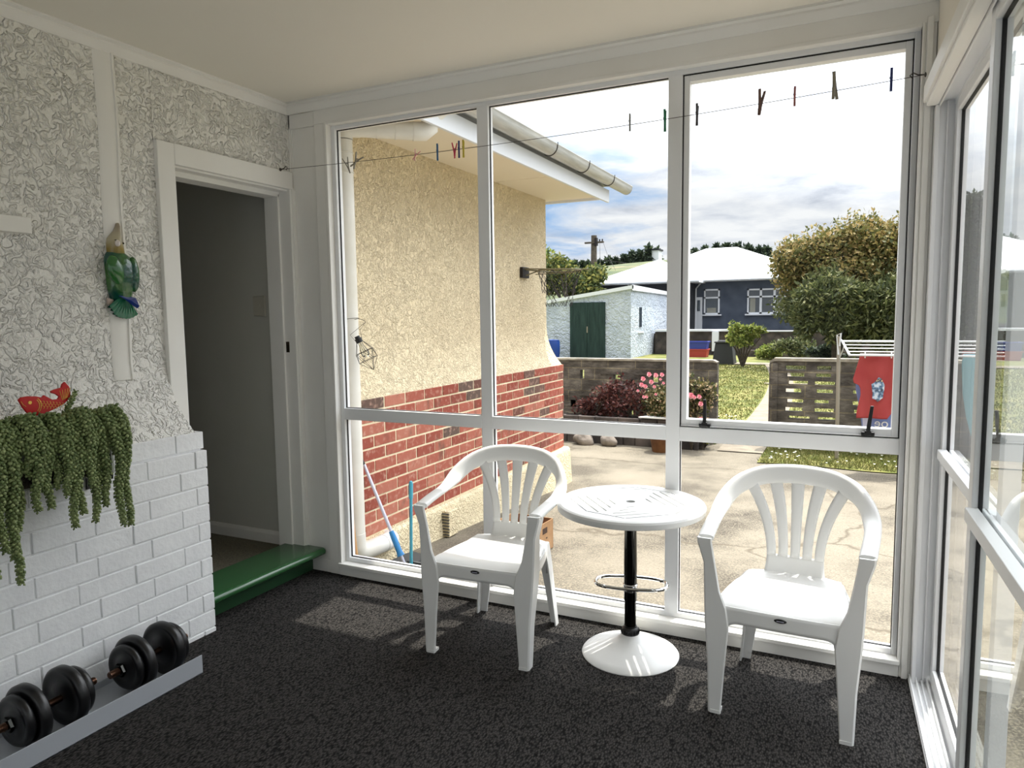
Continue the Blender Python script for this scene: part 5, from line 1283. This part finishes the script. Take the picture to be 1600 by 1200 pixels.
# ---- hills
def hill(name, lab, fn, x0_, x1_, y0_, y1_, mt, nu=90, nv=24):
    q = MB(); q.grid(lambda u, v_: (x0_+u*(x1_-x0_), y0_+v_*(y1_-y0_), fn(x0_+u*(x1_-x0_), v_)), nu, nv); return struct(build(name, q, mt, smooth=True))
def hz(x, v_):
    s_ = math.sin(min(1,v_*1.0)*PI/2); e = 11.6 + 1.4*math.exp(-((x+75)/25)**2) + 2.2*math.exp(-((x+30)/14)**2) + .5*noise.noise(V((x*.08,0,0)))
    return -1 + e*s_**1.2
hill('ground_hill', '', hz, -190, 160, 70, 150, M['hill'])
def pine(x, y, z, h, w, seed, lab):
    t = thing('pine_tree', lab, 'tree', (x,y,z), group='dark pines on the hill'); b = MB(); r = random.Random(seed)
    b.tube([(x,y,z-1),(x,y,z+h*.8)], [.3,.08], 6); build('trunk', b, M['bark'], t)
    def fn(r): 
        k = r.random(); q = w*(1-k*.75)*r.random()**.5; a = r.uniform(0,6.28); return (x+q*math.cos(a), y+q*math.sin(a), z+h*(.12+.9*k))
    build('foliage', foliage(420, fn, .55, seed), M['tree_dark'], t, recalc=False)
r = random.Random(50)
for i in range(14):
    x = -45 + i*.85; k = i/13; pine(x, 139+(i%2)*3.2, 9.2+1.3*k, 3.3+1.0*k+r.uniform(-.3,.4), .95, 500+i, 'dark pine in the dense clump on the hill left of the tall mullion')
for i in range(16):
    x = -27.5 + i*1.0; k = 1-abs(i-8)/9; pine(x, 139+(i%2)*3.2, 11.3, 2.2+.9*k+r.uniform(-.4,.4), 1.05, 540+i, 'dark pine in the row above the white house roof')
for i in range(9):
    x = -54.5 + i*1.15; pine(x, 138+r.random()*4, 11.0+r.random()*.3, 1.0+r.random()*.6, 1.0, 580+i, 'small dark tree on the hill crest right of the power pole')
hh = thing('hill_house', 'tiny pale house on the hilltop beside the pines', 'house', (-34.2,140,13))
b = MB(); b.box(-35.2,-32.8,139,142,11,14.3); build('walls', b, M['fascia'], hh)
b = MB(); b.box(-35.4,-32.6,138.8,142.2,14.3,14.6); build('roof', b, M['navy_dark'], hh)

# ================================================================== WORLD, SUN, CAMERA
w = bpy.data.worlds.new('sky'); SC.world = w; w.use_nodes = True; nt = w.node_tree
bg = nt.nodes['Background']
class WW: node_tree = nt
m = WW
tc = nd(m, 'ShaderNodeTexCoord')
sep = nd(m, 'ShaderNodeSeparateXYZ'); lk(m, tc.outputs['Generated'], sep.inputs[0])
zc = math_(m, 'MAXIMUM', math_(m, 'ADD', sep.outputs['Z'], .12), .05)
cx = math_(m, 'DIVIDE', sep.outputs['X'], zc); cy = math_(m, 'DIVIDE', sep.outputs['Y'], zc)
cb_ = nd(m, 'ShaderNodeCombineXYZ'); lk(m, cx, cb_.inputs[0]); lk(m, cy, cb_.inputs[1])
n1 = noi(m, cb_.outputs[0], 1.1, 8, .58, .4)
n2 = noi(m, cb_.outputs[0], 2.3, 6, .6, .2)
# clear patch of blue low in the direction left of the pole
dt = nd(m, 'ShaderNodeVectorMath'); dt.operation = 'DOT_PRODUCT'; lk(m, tc.outputs['Generated'], dt.inputs[0]); dt.inputs[1].default_value = V((-.35,.93,.125)).normalized()
patch = ramp(m, dt.outputs['Value'], [(.985,(0,0,0,1)),(.998,(1,1,1,1))])
pn = math_(m, 'ADD', n1, math_(m, 'MULTIPLY', patch, .28))
cloud = ramp(m, pn, [(.68,(0,0,0,1)),(.86,(1,1,1,1))])
base = ramp(m, n2, [(.28,(196,202,214)),(.42,(226,230,238)),(.6,(250,251,253))])
skyc = mixc(m, cloud, base, (150,190,236))
# brighter towards zenith and the veiled sun
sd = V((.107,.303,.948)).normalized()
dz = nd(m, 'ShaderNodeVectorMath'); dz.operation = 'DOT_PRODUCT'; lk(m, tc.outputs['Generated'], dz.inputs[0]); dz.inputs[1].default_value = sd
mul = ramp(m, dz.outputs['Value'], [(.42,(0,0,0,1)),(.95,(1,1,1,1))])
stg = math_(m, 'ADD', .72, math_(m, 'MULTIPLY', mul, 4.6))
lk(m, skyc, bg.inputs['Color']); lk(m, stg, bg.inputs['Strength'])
sl = bpy.data.lights.new('sun', 'SUN'); sl.energy = 4.7; sl.angle = math.radians(.9); sl.color = (1,.95,.86)
so = bpy.data.objects.new('sun', sl); COL.objects.link(so); so.rotation_euler = (-sd).to_track_quat('-Z','Y').to_euler(); so.location = (3,8,12)

cam = bpy.data.cameras.new('camera'); co = bpy.data.objects.new('camera', cam); COL.objects.link(co); SC.camera = co
cam.sensor_width = 36; cam.sensor_fit = 'HORIZONTAL'; cam.lens = 36*1104.92/1600; cam.clip_start = .03; cam.clip_end = 600
p_, r_, y_ = -.0951, -.0128, -.4496
fwd = V((math.sin(y_)*math.cos(p_), math.cos(y_)*math.cos(p_), math.sin(p_))); rt = V((math.cos(y_), -math.sin(y_), 0)); up = rt.cross(fwd)
rt2 = math.cos(r_)*rt + math.sin(r_)*up; up2 = -math.sin(r_)*rt + math.cos(r_)*up
Rm = Matrix((rt2, up2, -fwd)).transposed()
co.matrix_world = Matrix.Translation((2.828,-3.129,1.44)) @ Rm.to_4x4()
SC.view_settings.view_transform = 'Standard'; SC.view_settings.look = 'None'; SC.view_settings.gamma = 1; SC.view_settings.use_curve_mapping = False
SC.view_settings.exposure = 0.48
